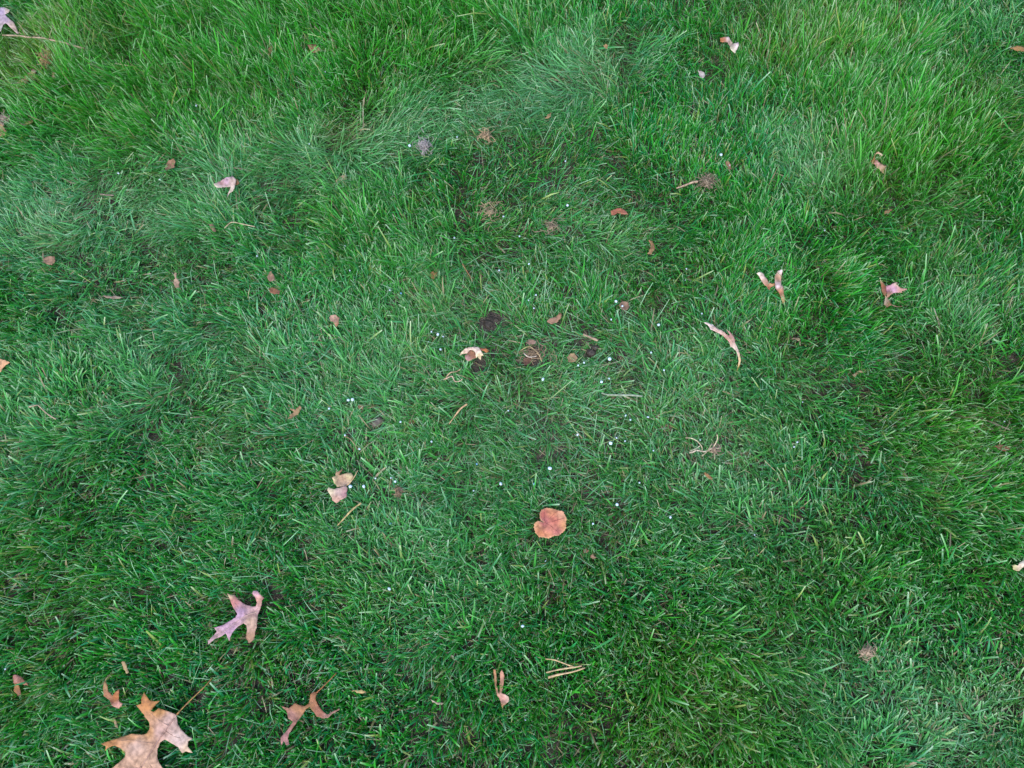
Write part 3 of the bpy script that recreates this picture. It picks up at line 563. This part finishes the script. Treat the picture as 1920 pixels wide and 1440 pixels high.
# --- dry tufts of dead fibres: each one thing of many fibres
def fibre_tuft(name, label, cx, cy, rx, ry, n, z, col, ln=(8, 16), seed=0):
    r = np.random.default_rng(seed + 40); col = tuple(.6 * a + .4 * b for a, b in zip(col, (150, 144, 136)))
    vs, fs, cols = [], [], []
    for k in range(n):
        a, q = r.uniform(0, 6.28), abs(r.normal(0, .6))
        px, py = cx + rx * q * math.cos(a), cy + ry * q * math.sin(a)
        d = r.uniform(0, 6.28); L = r.uniform(*ln); bow = r.normal(0, 3)
        zz = z + r.uniform(-7, 5) - 5 * q
        P = []
        for u in (-.5, 0, .5):
            qx = px + math.cos(d) * L * u - math.sin(d) * bow * (0.25 - u * u) * 4
            qy = py + math.sin(d) * L * u * .8 + math.cos(d) * bow * (0.25 - u * u) * 4
            h = (zz + (0.25 - u * u) * 10) / 1000
            X, Y = at(qx, qy, h); P.append(np.array([float(X), float(Y), h]))
        w = r.uniform(.4, .8) / 1000
        T = P[2] - P[0]; S = np.array([-T[1], T[0], 0]); S /= np.linalg.norm(S) + 1e-9
        b = len(vs); c = np.array(srgb(*col)) * r.uniform(.6, 1.25)
        for pnt in P:
            vs += [pnt + S * w, pnt - S * w]; cols += [c, c]
        fs += [(b, b + 1, b + 3, b + 2), (b + 2, b + 3, b + 5, b + 4)]
    me = bpy.data.meshes.new(name); me.from_pydata([tuple(v) for v in vs], [], fs); set_col(me, np.array(cols)); me.materials.append(M_LEAF)
    o = bpy.data.objects.new(name, me); COL.objects.link(o); FOOT.append(np.array(vs)[::6] - np.array([0, 0, .006]))
    return single(o, label, 'seed head' if name == 'seed_head' else 'dry tuft')
fibre_tuft('seed_head', 'brown fuzzy seed head below a white granule', 747, 923, 8, 10, 90, 30, (150, 112, 86), (4, 9), 11)
fibre_tuft('grey_tuft', 'grey-lilac tuft of dead dry grass beside a white granule', 796, 273, 14, 15, 90, 40, (168, 160, 176), (8, 15), 1)
fibre_tuft('tan_tuft', 'tan tuft of dead grass in the silvery band', 911, 253, 15, 12, 80, 36, (176, 140, 100), (8, 14), 2)
fibre_tuft('brown_tuft', 'brown tuft of dead grass at the end of the pale stick', 1326, 340, 17, 15, 90, 30, (150, 128, 104), (9, 18), 3)
fibre_tuft('straw_tuft', 'pinkish straw tuft of dead fibres in dark grass', 1625, 1222, 14, 12, 80, 34, (176, 146, 120), (10, 20), 4)
fibre_tuft('root_mat', 'brown mat of dead fibres where the wiry roots come out', 1340, 843, 12, 8, 60, 34, (150, 120, 100), (8, 15), 5)
fibre_tuft('soil_tuft', 'brown dead fibres scattered over the bare soil patch', 1000, 662, 34, 20, 50, 18, (150, 116, 84), (10, 22), 6)
fibre_tuft('corner_tuft', 'pale mauve tuft of dead grass above a ragged tan scrap', 6, 222, 14, 12, 60, 38, (166, 140, 130), (8, 14), 7)
fibre_tuft('olive_tuft', 'golden tuft of dead grass near the long twig', 84, 112, 14, 18, 70, 38, (170, 126, 66), (8, 15), 8)
fibre_tuft('thatch_tuft', 'tan dead grass clump in the thin grass under the silvery band', 918, 395, 20, 24, 45, 24, (176, 150, 112), (10, 20), 9)
fibre_tuft('thatch_tuft', 'brownish dead grass clump with a granule beside, right of the bare-looking thin grass', 1035, 425, 26, 18, 45, 22, (150, 124, 100), (10, 20), 10)

# --- soil clods and the stone
def clod(name, label, cx, cy, r_px, z, col, cat, group=None, seed=0):
    bm = bmesh.new(); bmesh.ops.create_icosphere(bm, subdivisions=3, radius=1)
    r = np.random.default_rng(seed); off = r.uniform(0, 50, 3)
    X, Y = at(cx, cy, z / 1000); s = r_px / F * 1.35
    for v in bm.verts:
        n = vnoise(v.co.x * 2 + off[0] + v.co.z, v.co.y * 2 + off[1] - v.co.z, 1.0, 60 + seed) + .5 * vnoise(v.co.x * 5 + v.co.z * 3, v.co.y * 5 + off[2], 1.0, 61 + seed)
        v.co *= float(0.65 + 0.5 * n)
        v.co = Vector((v.co.x * s, v.co.y * s * .85, v.co.z * s * .6))
    me = bpy.data.meshes.new(name); bm.to_mesh(me); bm.free()
    c = np.array(srgb(*col)) * (0.75 + .5 * r.random(len(me.vertices)))[:, None]
    set_col(me, c); me.materials.append(M_LEAF)
    me.polygons.foreach_set('use_smooth', np.ones(len(me.polygons), bool))
    o = bpy.data.objects.new(name, me); o.location = (float(X), float(Y), z / 1000); COL.objects.link(o)
    FOOT.append(np.array([v.co[:] for v in me.vertices]) + np.array(o.location[:]))
    return single(o, label, cat, group)
clod('stone', 'grey-brown stone half buried between grass blades', 708, 792, 10, 4, (116, 112, 108), 'stone', seed=1)
g_ = 'soil clods on the bare patches'
for k, (x, y, r_, lab) in enumerate([(915, 608, 11, 'dark soil clod above the arched cream leaf'), (1108, 662, 10, 'dark soil clod below the short thick stick'), (993, 678, 8, 'dark soil clod under the tan straw arc'), (740, 568, 8, 'dark soil clod below a blue granule'),
   (930, 600, 6, 'smaller soil clod beside another above the arched cream leaf'), (1116, 652, 7, 'smaller soil clod touching the short thick stick'), (1002, 656, 7, 'soil clod under the bend of the tan straw arc'), (903, 690, 7, 'dark soil clod below the arched cream leaf')]):
    clod('soil_clod', lab, x, y, r_ * .85, 3, (74, 68, 64), 'soil clod', g_, seed=10 + k)

# --- granules
def granule_mesh(seed):
    bm = bmesh.new(); bmesh.ops.create_icosphere(bm, subdivisions=2, radius=1)
    r = random.Random(seed)
    ax = Vector((r.uniform(.85, 1.1), r.uniform(.85, 1.1), r.uniform(.75, .95)))
    for v in bm.verts:
        v.co *= 1 + r.uniform(-.07, .07); v.co = Vector((v.co.x * ax.x, v.co.y * ax.y, v.co.z * ax.z))
    me = bpy.data.meshes.new('granule'); bm.to_mesh(me); bm.free()
    me.polygons.foreach_set('use_smooth', np.ones(len(me.polygons), bool))
    me.materials.append(M_WHITE)
    return me
GM = [granule_mesh(k) for k in range(5)]
GMB = GM[0].copy(); GMB.materials.clear(); GMB.materials.append(M_BLUE)
GR = [(255, 200, 2.2), (368, 198, 3), (222, 325, 2.4), (300, 337, 3), (768, 273, 4), (857, 257, 2.4), (580, 270, 2), (610, 135, 2.6), (1352, 290, 3.6), (1060, 302, 2.4), (1653, 114, 2.2), (1190, 205, 2.2),
 (647, 461, 2.4), (656, 507, 2.4), (731, 544, 2.4), (852, 446, 3), (936, 507, 2.6), (944, 406, 2.8), (809, 622, 2.6), (821, 627, 3.6), (831, 631, 2.4), (803, 641, 2.2), (826, 655, 3.2), (590, 454, 2.2), (482, 480, 2.8),
 (1064, 385, 3.2), (992, 495, 3.2), (1005, 553, 2.4), (991, 563, 2.0), (1001, 578, 2.6), (1155, 565, 3.4), (1167, 574, 3.0), (1146, 599, 2.6), (1235, 609, 3.4), (1143, 673, 4.4), (1095, 680, 3.0), (1084, 685, 2.8),
 (1018, 711, 3.6), (1142, 710, 2.8), (1128, 716, 3.6), (1245, 694, 2.8), (1287, 504, 2.8), (1285, 525, 2.2), (1316, 588, 2.6), (1221, 661, 3.0), (1315, 433, 2.2), (974, 443, 2.6), (1546, 432, 2.4), (1611, 467, 3.0), (1537, 532, 3.0),
 (653, 750, 3.4), (661, 749, 3.8), (617, 766, 3), (751, 791, 3.2), (809, 828, 3.2), (647, 816, 2.4), (674, 842, 3.0), (741, 903, 3.2), (733, 896, 2.4), (704, 897, 2.8), (657, 912, 3.6), (682, 912, 3.4), (939, 907, 3.4), (888, 920, 2.4), (953, 770, 2.4),
 (1031, 878, 4.2), (1083, 815, 3.2), (1145, 831, 3.6), (1156, 821, 2.6), (1172, 827, 2.8), (1173, 779, 2.8), (1182, 787, 3.0), (1215, 782, 3.0), (1225, 845, 2.4), (1157, 946, 3.6), (1112, 982, 2.6), (1257, 970, 3.2), (1023, 1052, 2.6), (1199, 905, 2.6), (1313, 825, 2.2), (1415, 1003, 2.4),
 (1495, 829, 2.8), (1489, 838, 2.4), (1883, 790, 2.8), (1505, 754, 2.4), (1444, 614, 2.2), (10, 1254, 2.8), (730, 1104, 3.6), (980, 1174, 3.4), (985, 1350, 2.4), (1368, 310, 2.0)]
BL = [(752, 550, 2.6), (894, 870, 2.6), (732, 982, 3.0), (1002, 907, 3.2)]
GLAB = {(768, 273): 'bright white granule beside the grey-lilac dry tuft', (1352, 290): 'bright white granule just above the small brown flake', (1031, 878): 'brightest white granule, alone in dark grass above the round orange leaf',
 (653, 750): 'white granule of a touching pair near the reddish crumb', (661, 749): 'white granule of a touching pair near the reddish crumb', (657, 912): 'white granule tucked against the pale folded leaf', (682, 912): 'white granule a little away from the pale folded leaf',
 (741, 903): 'white granule at the top of the fuzzy seed head', (1143, 673): 'large white granule alone right of the rounded tan chip', (1145, 831): 'large white granule left of two smaller ones, beside fine grass', (1313, 825): 'tiny white granule under the arch of the wiry pale roots',
 (826, 655): 'white granule just left of the arched cream leaf', (821, 627): 'brightest white granule of a row of three above the arched cream leaf', (1155, 565): 'white granule just off the round grey-brown chip', (1167, 574): 'white granule lying on the round grey-brown chip',
 (730, 1104): 'lone white granule right of the mauve-pink oak leaf', (980, 1174): 'lone white granule above the three fanned straws', (10, 1254): 'lone white granule above the small red-brown leaf', (222, 325): 'white granule above the short dark stick', (1157, 946): 'long white granule right of the round orange leaf'}
for k, (x, y, rp) in enumerate(GR + BL):
    blue = k >= len(GR)
    z = (0.026 if rp > 3.1 else 0.016) + 0.008 * random.random() + (0.008 if y < 350 else 0)
    X, Y = at(x, y, z); s = (rp * .9 if rp > 3.3 else rp * .74) / F * (CAM_H - z) / CT * 0.97
    o = bpy.data.objects.new('granule', GMB if blue else GM[k % 5]); COL.objects.link(o)
    o.location = (float(X), float(Y), z); o.scale = (s, s, s)
    o.rotation_euler = (random.uniform(0, 6), random.uniform(0, 6), random.uniform(0, 6))
    FOOT.append(np.array([[float(X), float(Y), z - s]]))
    if blue: tag(o, 'tiny pale blue granule caught among grass blades', 'granule', 'blue granules in the grass')
    else: tag(o, GLAB.get((x, y), 'tiny round white granule caught among grass blades'), 'granule', 'white granules in the grass')

# ---------------------------------------------------------------- grass
def stamp_ceiling():
    res = 0.002
    nx, ny = int((X1 - X0) / res) + 1, int((Y1 - Y0) / res) + 1
    c = np.full((nx, ny), 1.0)
    P = np.vstack(FOOT)
    k = 3
    for dx in range(-k, k + 1):
        for dy in range(-k, k + 1):
            d = math.hypot(dx, dy)
            if d > k + .3: continue
            i = np.round((P[:, 0] - X0) / res).astype(int) + dx; j = np.round((P[:, 1] - Y0) / res).astype(int) + dy
            ok = (i >= 0) & (i < nx) & (j >= 0) & (j < ny)
            np.minimum.at(c, (i[ok], j[ok]), P[ok, 2] - 0.0012 + 0.0012 * d)
    return c, res

def px_field(x, y, anchors):
    """sum of soft patches given in photograph points (px, py, radius_px, value), laid on the soil"""
    out = np.zeros(len(x))
    for (px, py, rp, val) in anchors:
        ax, ay = at(px, py, 0.02); bx, by = at(px + rp, py, 0.02)
        cx, cy = at(px, py - rp * .7, 0.02)
        rx, ry = abs(bx - ax), abs(cy - ay)
        out += val * np.exp(-(((x - ax) / rx) ** 2 + ((y - ay) / ry) ** 2))
    return out

FLAT = [(20, 420, 120, .5), (150, 400, 120, .5), (300, 370, 120, .5), (450, 340, 110, .5), (580, 300, 100, .5), (700, 260, 90, .5), (800, 220, 90, .6), (900, 185, 90, .7), (1000, 165, 90, .7), (1090, 135, 90, .7), (1160, 90, 80, .5),
        (1500, 280, 80, .5), (1530, 330, 60, .4), (250, 560, 260, .32), (520, 680, 300, .32), (850, 620, 260, .25), (1000, 880, 300, .30), (1250, 720, 220, .32), (1120, 430, 140, .35), (1380, 900, 160, .35),
        (1720, 1250, 180, .35), (1830, 1380, 170, .5), (1600, 1330, 140, .3), (1780, 590, 130, .25), (60, 780, 200, .3), (1890, 50, 110, .5), (850, 1080, 220, .28), (640, 980, 200, .25), (1550, 980, 160, .25), (1450, 700, 120, .25)]
LUSH = [(150, 120, 200, .9), (450, 60, 260, 1.0), (780, 50, 200, .9), (1000, 20, 120, .5), (200, 230, 130, .5), (640, 420, 130, .45), (850, 430, 90, .45), (1680, 300, 150, .8), (1600, 120, 170, .7), (1850, 250, 160, .7), (1560, 520, 150, .6), (1780, 740, 180, .6),
        (1850, 950, 150, .5), (1350, 1250, 200, .4), (1450, 1400, 200, .4), (1100, 1380, 160, .3), (1700, 1050, 140, .4), (1400, 400, 100, .4)]
SOIL = [(1000, 668, 20, .75), (915, 608, 14, .75), (1110, 655, 13, .75), (740, 565, 10, .7), (708, 792, 12, .7), (1245, 805, 11, .6), (1322, 342, 16, .5), (905, 690, 10, .5), (240, 40, 18, .7), (220, 185, 18, .7), (250, 110, 14, .6), (1180, 440, 10, .6)]
YELL = [(1510, 60, 110, .45), (60, 110, 90, .9), (140, 60, 60, .5), (640, 240, 36, .8), (1250, 1390, 140, .35), (1380, 1300, 120, .35), (1650, 330, 120, .35), (1800, 800, 160, .3), (1850, 200, 120, .25), (400, 820, 60, .25), (1430, 830, 60, .25), (1150, 1000, 60, .2)]
BARE = [(1020, 640, 260, .8), (880, 800, 260, .5), (1000, 420, 160, .6), (1180, 820, 200, .5)]       # shorter, thinner grass in the middle

def blades(n_tuft, rect, seed, ceiling=None):
    r = np.random.default_rng(seed)
    x0, x1, y0, y1 = rect
    tx, ty = r.uniform(x0, x1, n_tuft), r.uniform(y0, y1, n_tuft)
    core = ceiling is not None
    if core:
        keep = r.random(n_tuft) > np.clip(px_field(tx, ty, SOIL), 0, .97) + 0.0 * tx
        keep &= r.random(n_tuft) > 0.25 * np.clip((vnoise(tx, ty, 0.03, 21) - 0.66) * 5, 0, 1)
        tx, ty = tx[keep], ty[keep]
    nt = len(tx)
    nb = r.integers(5, 10, nt)
    tid = np.repeat(np.arange(nt), nb); n = len(tid)
    x, y = tx[tid] + r.normal(0, .0042, n), ty[tid] + r.normal(0, .0042, n)
    z = gz(x, y) if core else np.zeros(n)
    flat = np.clip((px_field(x, y, FLAT) if core else 0) + 0.35 * (vnoise(x, y, .10, 22) - .5), 0, 1)
    lush = np.clip((px_field(x, y, LUSH) if core else 0) + 0.5 * (vnoise(x, y, .13, 23) - .45), -.2, 1)
    bare = np.clip(px_field(x, y, BARE), 0, 1) if core else np.zeros(n)
    yell = np.clip((px_field(x, y, YELL) if core else 0) + .9 * np.clip(vnoise(x, y, .07, 24) - .66, 0, 1) + .5 * np.clip(vnoise(x, y, .2, 25) - .6, 0, 1) + .14 * bare, 0, 1)
    fine = vnoise(x, y, .09, 26) * .6 + vnoise(x, y, .025, 27) * .4
    # lean: a slow swirl over the lawn, each tuft and blade scattering about it
    az0 = 6.28 * (vnoise(x, y, .16, 28) * .9 + vnoise(x, y, .05, 29) * .35)
    az = az0 + (r.normal(0, .55, nt))[tid] + r.normal(0, 1.05, n) * (1 - .5 * flat)
    near = np.clip(1 - (y + .25) / 1.1, 0, 1) if core else np.full(n, .5)
    L = (.034 + .022 * lush - .005 * bare + .006 * flat - .006 * near) * np.clip(r.normal(1, .22, n), .35, 1.6) * (.68 + .62 * vnoise(x, y, .038, 33) + .12 * lush)
    W = (.00125 + .00055 * near + .0008 * (fine - .5) * 2 * .8) * np.clip(r.normal(1, .25, n), .5, 1.8)
    coarse = r.random(n) < .02 + .03 * near
    W = W * (1 - .22 * bare)
    strand = (r.random(n) < .030 + .05 * bare) & ~coarse
    W = np.where(coarse, r.uniform(.0022, .0031, n) * (1 + .3 * near), np.clip(W, .0007, .0030))
    L = np.where(coarse, L * 1.2 + .008, L); L = np.where(strand, r.uniform(.040, .075, n), L); W = np.where(strand, r.uniform(.0008, .0014, n), W)
    phi0 = np.abs(r.normal(R(13), R(12), n)) * (1 - .25 * near) + flat * R(34) + coarse * R(14) + strand * R(26)
    bend = np.clip(r.normal(R(24), R(24), n), R(-10), R(120)) + flat * R(26)
    # dead thatch low in the sward
    th = r.random(n) < .055
    L = np.where(th, r.uniform(.010, .030, n), L); phi0 = np.where(th, r.uniform(R(62), R(86), n), phi0)
    bend = np.where(th, r.normal(0, R(12), n), bend); z = z + np.where(th, r.uniform(.001, .012, n), -.002)
    dead = th | (r.random(n) < .022 + .10 * yell)
    S = np.array([0, .38, .72, 1.0])
    P = np.zeros((n, 4, 3)); P[:, 0] = np.stack([x, y, z], 1)
    T = np.zeros((n, 4, 3)); ca, sa = np.cos(az), np.sin(az)
    wob = r.normal(0, .25, n)
    for k in range(4):
        ph = np.minimum(phi0 + bend * S[k] ** 1.3, R(128)); a_ = az + wob * S[k]
        T[:, k] = np.stack([np.sin(ph) * np.cos(a_), np.sin(ph) * np.sin(a_), np.cos(ph)], 1)
        if k: P[:, k] = P[:, k - 1] + (T[:, k] + T[:, k - 1]) * .5 * (L * (S[k] - S[k - 1]))[:, None]
    base = P[:, 0, 2].copy()
    P[:, :, 2] = np.maximum(P[:, :, 2], (base + .001)[:, None]); P[:, 0, 2] = base
    if core:
        C, res = ceiling
        def look(qx, qy):
            i = np.clip(np.round((qx - X0) / res).astype(int), 0, C.shape[0] - 1); j = np.clip(np.round((qy - Y0) / res).astype(int), 0, C.shape[1] - 1)
            return C[i, j]
        f = np.ones(n)
        for k in range(3):
            for u in (.5, 1.0):
                q = P[:, k] * (1 - u) + P[:, k + 1] * u
                c = look(q[:, 0], q[:, 1]); hgt = q[:, 2] - base
                f = np.minimum(f, np.where(q[:, 2] > c, np.clip((c - base) / np.maximum(hgt, 1e-4), .06, 1), 1))
        free = (look(x, y) > .9) & (r.random(n) < .13)
        f = np.where(free, 1, f)
        P[:, :, 2] = base[:, None] + (P[:, :, 2] - base[:, None]) * f[:, None]
    # width direction with twist
    Sd = np.stack([-np.sin(az), np.cos(az), np.zeros(n)], 1)
    tw0, tw1 = r.normal(0, .55, n), r.normal(0, .6, n)
    cut = r.random(n) < .62
    V = np.zeros((n, 4, 2, 3))
    prof = [np.full(n, .75), np.ones(n), np.full(n, .86), np.where(cut, .58, .10)]
    for k in range(4):
        N = np.cross(Sd, T[:, k]); t = tw0 + tw1 * S[k]
        D = Sd * np.cos(t)[:, None] + N * np.sin(t)[:, None]
        w = (W * .5 * prof[k])[:, None]
        V[:, k, 0] = P[:, k] + D * w; V[:, k, 1] = P[:, k] - D * w
    V = V.reshape(-1, 3)
    # blade colours, with sky sheen painted into the teal and grey mixes
    g1, g2, g3 = np.array([.012, .165, .014]), np.array([.040, .350, .030]), np.array([.014, .200, .098])
    u = r.random(n)[:, None]; tt = r.random(nt)[tid][:, None]
    col = g1 + (g2 - g1) * (u * .6 + tt * .4)
    col = np.where((r.random(n) < .33)[:, None], col * .35 + g3 * .65, col)  # teal share imitates sky reflection in the blade colour
    col = col * (1 - .7 * yell[:, None]) + np.array([.17, .27, .035]) * .7 * yell[:, None]
    lv = np.clip(lush, 0, 1)[:, None] * .6
    col = col * (1 - lv) + (np.array([.030, .215, .010]) + np.array([.045, .20, .012]) * u) * lv      # the long grass is a yellower, deeper green kind
    yb = r.random(n) < .05 + .12 * yell
    col = np.where(yb[:, None], np.array([.26, .34, .08]) * r.uniform(.7, 1.1, n)[:, None], col)
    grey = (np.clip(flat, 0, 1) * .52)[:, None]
    col = col * (1 - grey) + np.array([.15, .33, .165]) * grey  # grey-green leaf backs plus painted sky sheen where blades lie flat
    col = np.where((strand & (r.random(n) < .6))[:, None], np.array([.19, .36, .19]) * r.uniform(.7, 1.25, n)[:, None], col)
    tan = np.array([.31, .25, .14]) * r.uniform(.35, 1.15, n)[:, None]
    col = np.where(dead[:, None], tan, col)
    cols = np.repeat(col[:, None, :], 4, 1)
    cols[:, 0] = cols[:, 0] * .55 + np.array([.10, .20, .055]) * .45            # pale sheath
    tipc = np.where((cut & (r.random(n) < .6))[:, None], np.array([.50, .56, .40]), cols[:, 3])
    cols[:, 3] = cols[:, 3] * .45 + tipc * .55
    cols = np.repeat(cols[:, :, None, :], 2, 2).reshape(-1, 3)
    return V, cols, n

def blade_object(name, V, cols, n):
    me = bpy.data.meshes.new(name)
    me.vertices.add(n * 8); me.vertices.foreach_set('co', V.ravel().astype(np.float32))
    b = (np.arange(n) * 8)[:, None]
    q = np.concatenate([b + np.array([[2 * k, 2 * k + 1, 2 * k + 3, 2 * k + 2]]) for k in range(3)], 1).reshape(-1)
    me.loops.add(len(q)); me.loops.foreach_set('vertex_index', q.astype(np.int32))
    me.polygons.add(n * 3)
    me.polygons.foreach_set('loop_start', (np.arange(n * 3) * 4).astype(np.int32))
    me.polygons.foreach_set('use_smooth', np.ones(n * 3, bool))
    me.update(calc_edges=True)
    a = me.attributes.new('col', 'FLOAT_COLOR', 'POINT')
    c = np.ones((n * 8, 4), np.float32); c[:, :3] = cols; a.data.foreach_set('color', c.ravel())
    me.materials.append(M_GRASS)
    o = bpy.data.objects.new(name, me); COL.objects.link(o)
    return o

N_TUFT = 62000
V, cols, n = blades(N_TUFT, (X0, X1, Y0, Y1), 7, stamp_ceiling())
g = blade_object('grass', V, cols, n)
tag(g, 'short green lawn grass with scattered yellow and dead blades', 'grass', kind='stuff')
print('blades', n)

# the lawn goes on all round: one square of grass repeated by geometry nodes, leaving out the square built above
V, cols, n = blades(int(N_TUFT * TILE * TILE / ((X1 - X0) * (Y1 - Y0)) * .8), (-TILE / 2, TILE / 2, -TILE / 2, TILE / 2), 8)
g2 = blade_object('grass', V, cols, n)
tag(g2, 'green lawn grass carrying on around the littered part of the lawn', 'grass', kind='stuff')
ng = bpy.data.node_groups.new('lawn_tiles', 'GeometryNodeTree')
ng.interface.new_socket('Geometry', in_out='INPUT', socket_type='NodeSocketGeometry')
ng.interface.new_socket('Geometry', in_out='OUTPUT', socket_type='NodeSocketGeometry')
NI, NO = ng.nodes.new('NodeGroupInput'), ng.nodes.new('NodeGroupOutput')
K = 21
gr = ng.nodes.new('GeometryNodeMeshGrid'); gr.inputs['Size X'].default_value = TILE * (K - 1); gr.inputs['Size Y'].default_value = TILE * (K - 1)
gr.inputs['Vertices X'].default_value = K; gr.inputs['Vertices Y'].default_value = K
tf = ng.nodes.new('GeometryNodeTransform'); tf.inputs['Translation'].default_value = (X0 + TILE / 2, Y0 + TILE / 2, 0)
ng.links.new(gr.outputs['Mesh'], tf.inputs['Geometry'])
pos = ng.nodes.new('GeometryNodeInputPosition'); sep = ng.nodes.new('ShaderNodeSeparateXYZ'); ng.links.new(pos.outputs[0], sep.inputs[0])
def cmp(sock, op, val):
    c = ng.nodes.new('FunctionNodeCompare'); c.data_type = 'FLOAT'; c.operation = op; c.inputs[1].default_value = val
    ng.links.new(sock, c.inputs[0]); return c.outputs[0]
def both(a, b):
    m_ = ng.nodes.new('FunctionNodeBooleanMath'); m_.operation = 'AND'; ng.links.new(a, m_.inputs[0]); ng.links.new(b, m_.inputs[1]); return m_.outputs[0]
sel = both(both(cmp(sep.outputs[0], 'GREATER_THAN', X0), cmp(sep.outputs[0], 'LESS_THAN', X1)), both(cmp(sep.outputs[1], 'GREATER_THAN', Y0), cmp(sep.outputs[1], 'LESS_THAN', Y1)))
de = ng.nodes.new('GeometryNodeDeleteGeometry'); de.domain = 'POINT'
ng.links.new(tf.outputs[0], de.inputs['Geometry']); ng.links.new(sel, de.inputs['Selection'])
ip = ng.nodes.new('GeometryNodeInstanceOnPoints'); ng.links.new(de.outputs[0], ip.inputs['Points']); ng.links.new(NI.outputs[0], ip.inputs['Instance'])
rv = ng.nodes.new('FunctionNodeRandomValue'); rv.data_type = 'INT'; rv.inputs[4].default_value = 0; rv.inputs[5].default_value = 3
ml = ng.nodes.new('ShaderNodeMath'); ml.operation = 'MULTIPLY'; ml.inputs[1].default_value = math.pi / 2; ng.links.new(rv.outputs[2], ml.inputs[0])
cx = ng.nodes.new('ShaderNodeCombineXYZ'); ng.links.new(ml.outputs[0], cx.inputs[2]); ng.links.new(cx.outputs[0], ip.inputs['Rotation'])
ng.links.new(ip.outputs[0], NO.inputs[0])
mo = g2.modifiers.new('lawn_tiles', 'NODES'); mo.node_group = ng
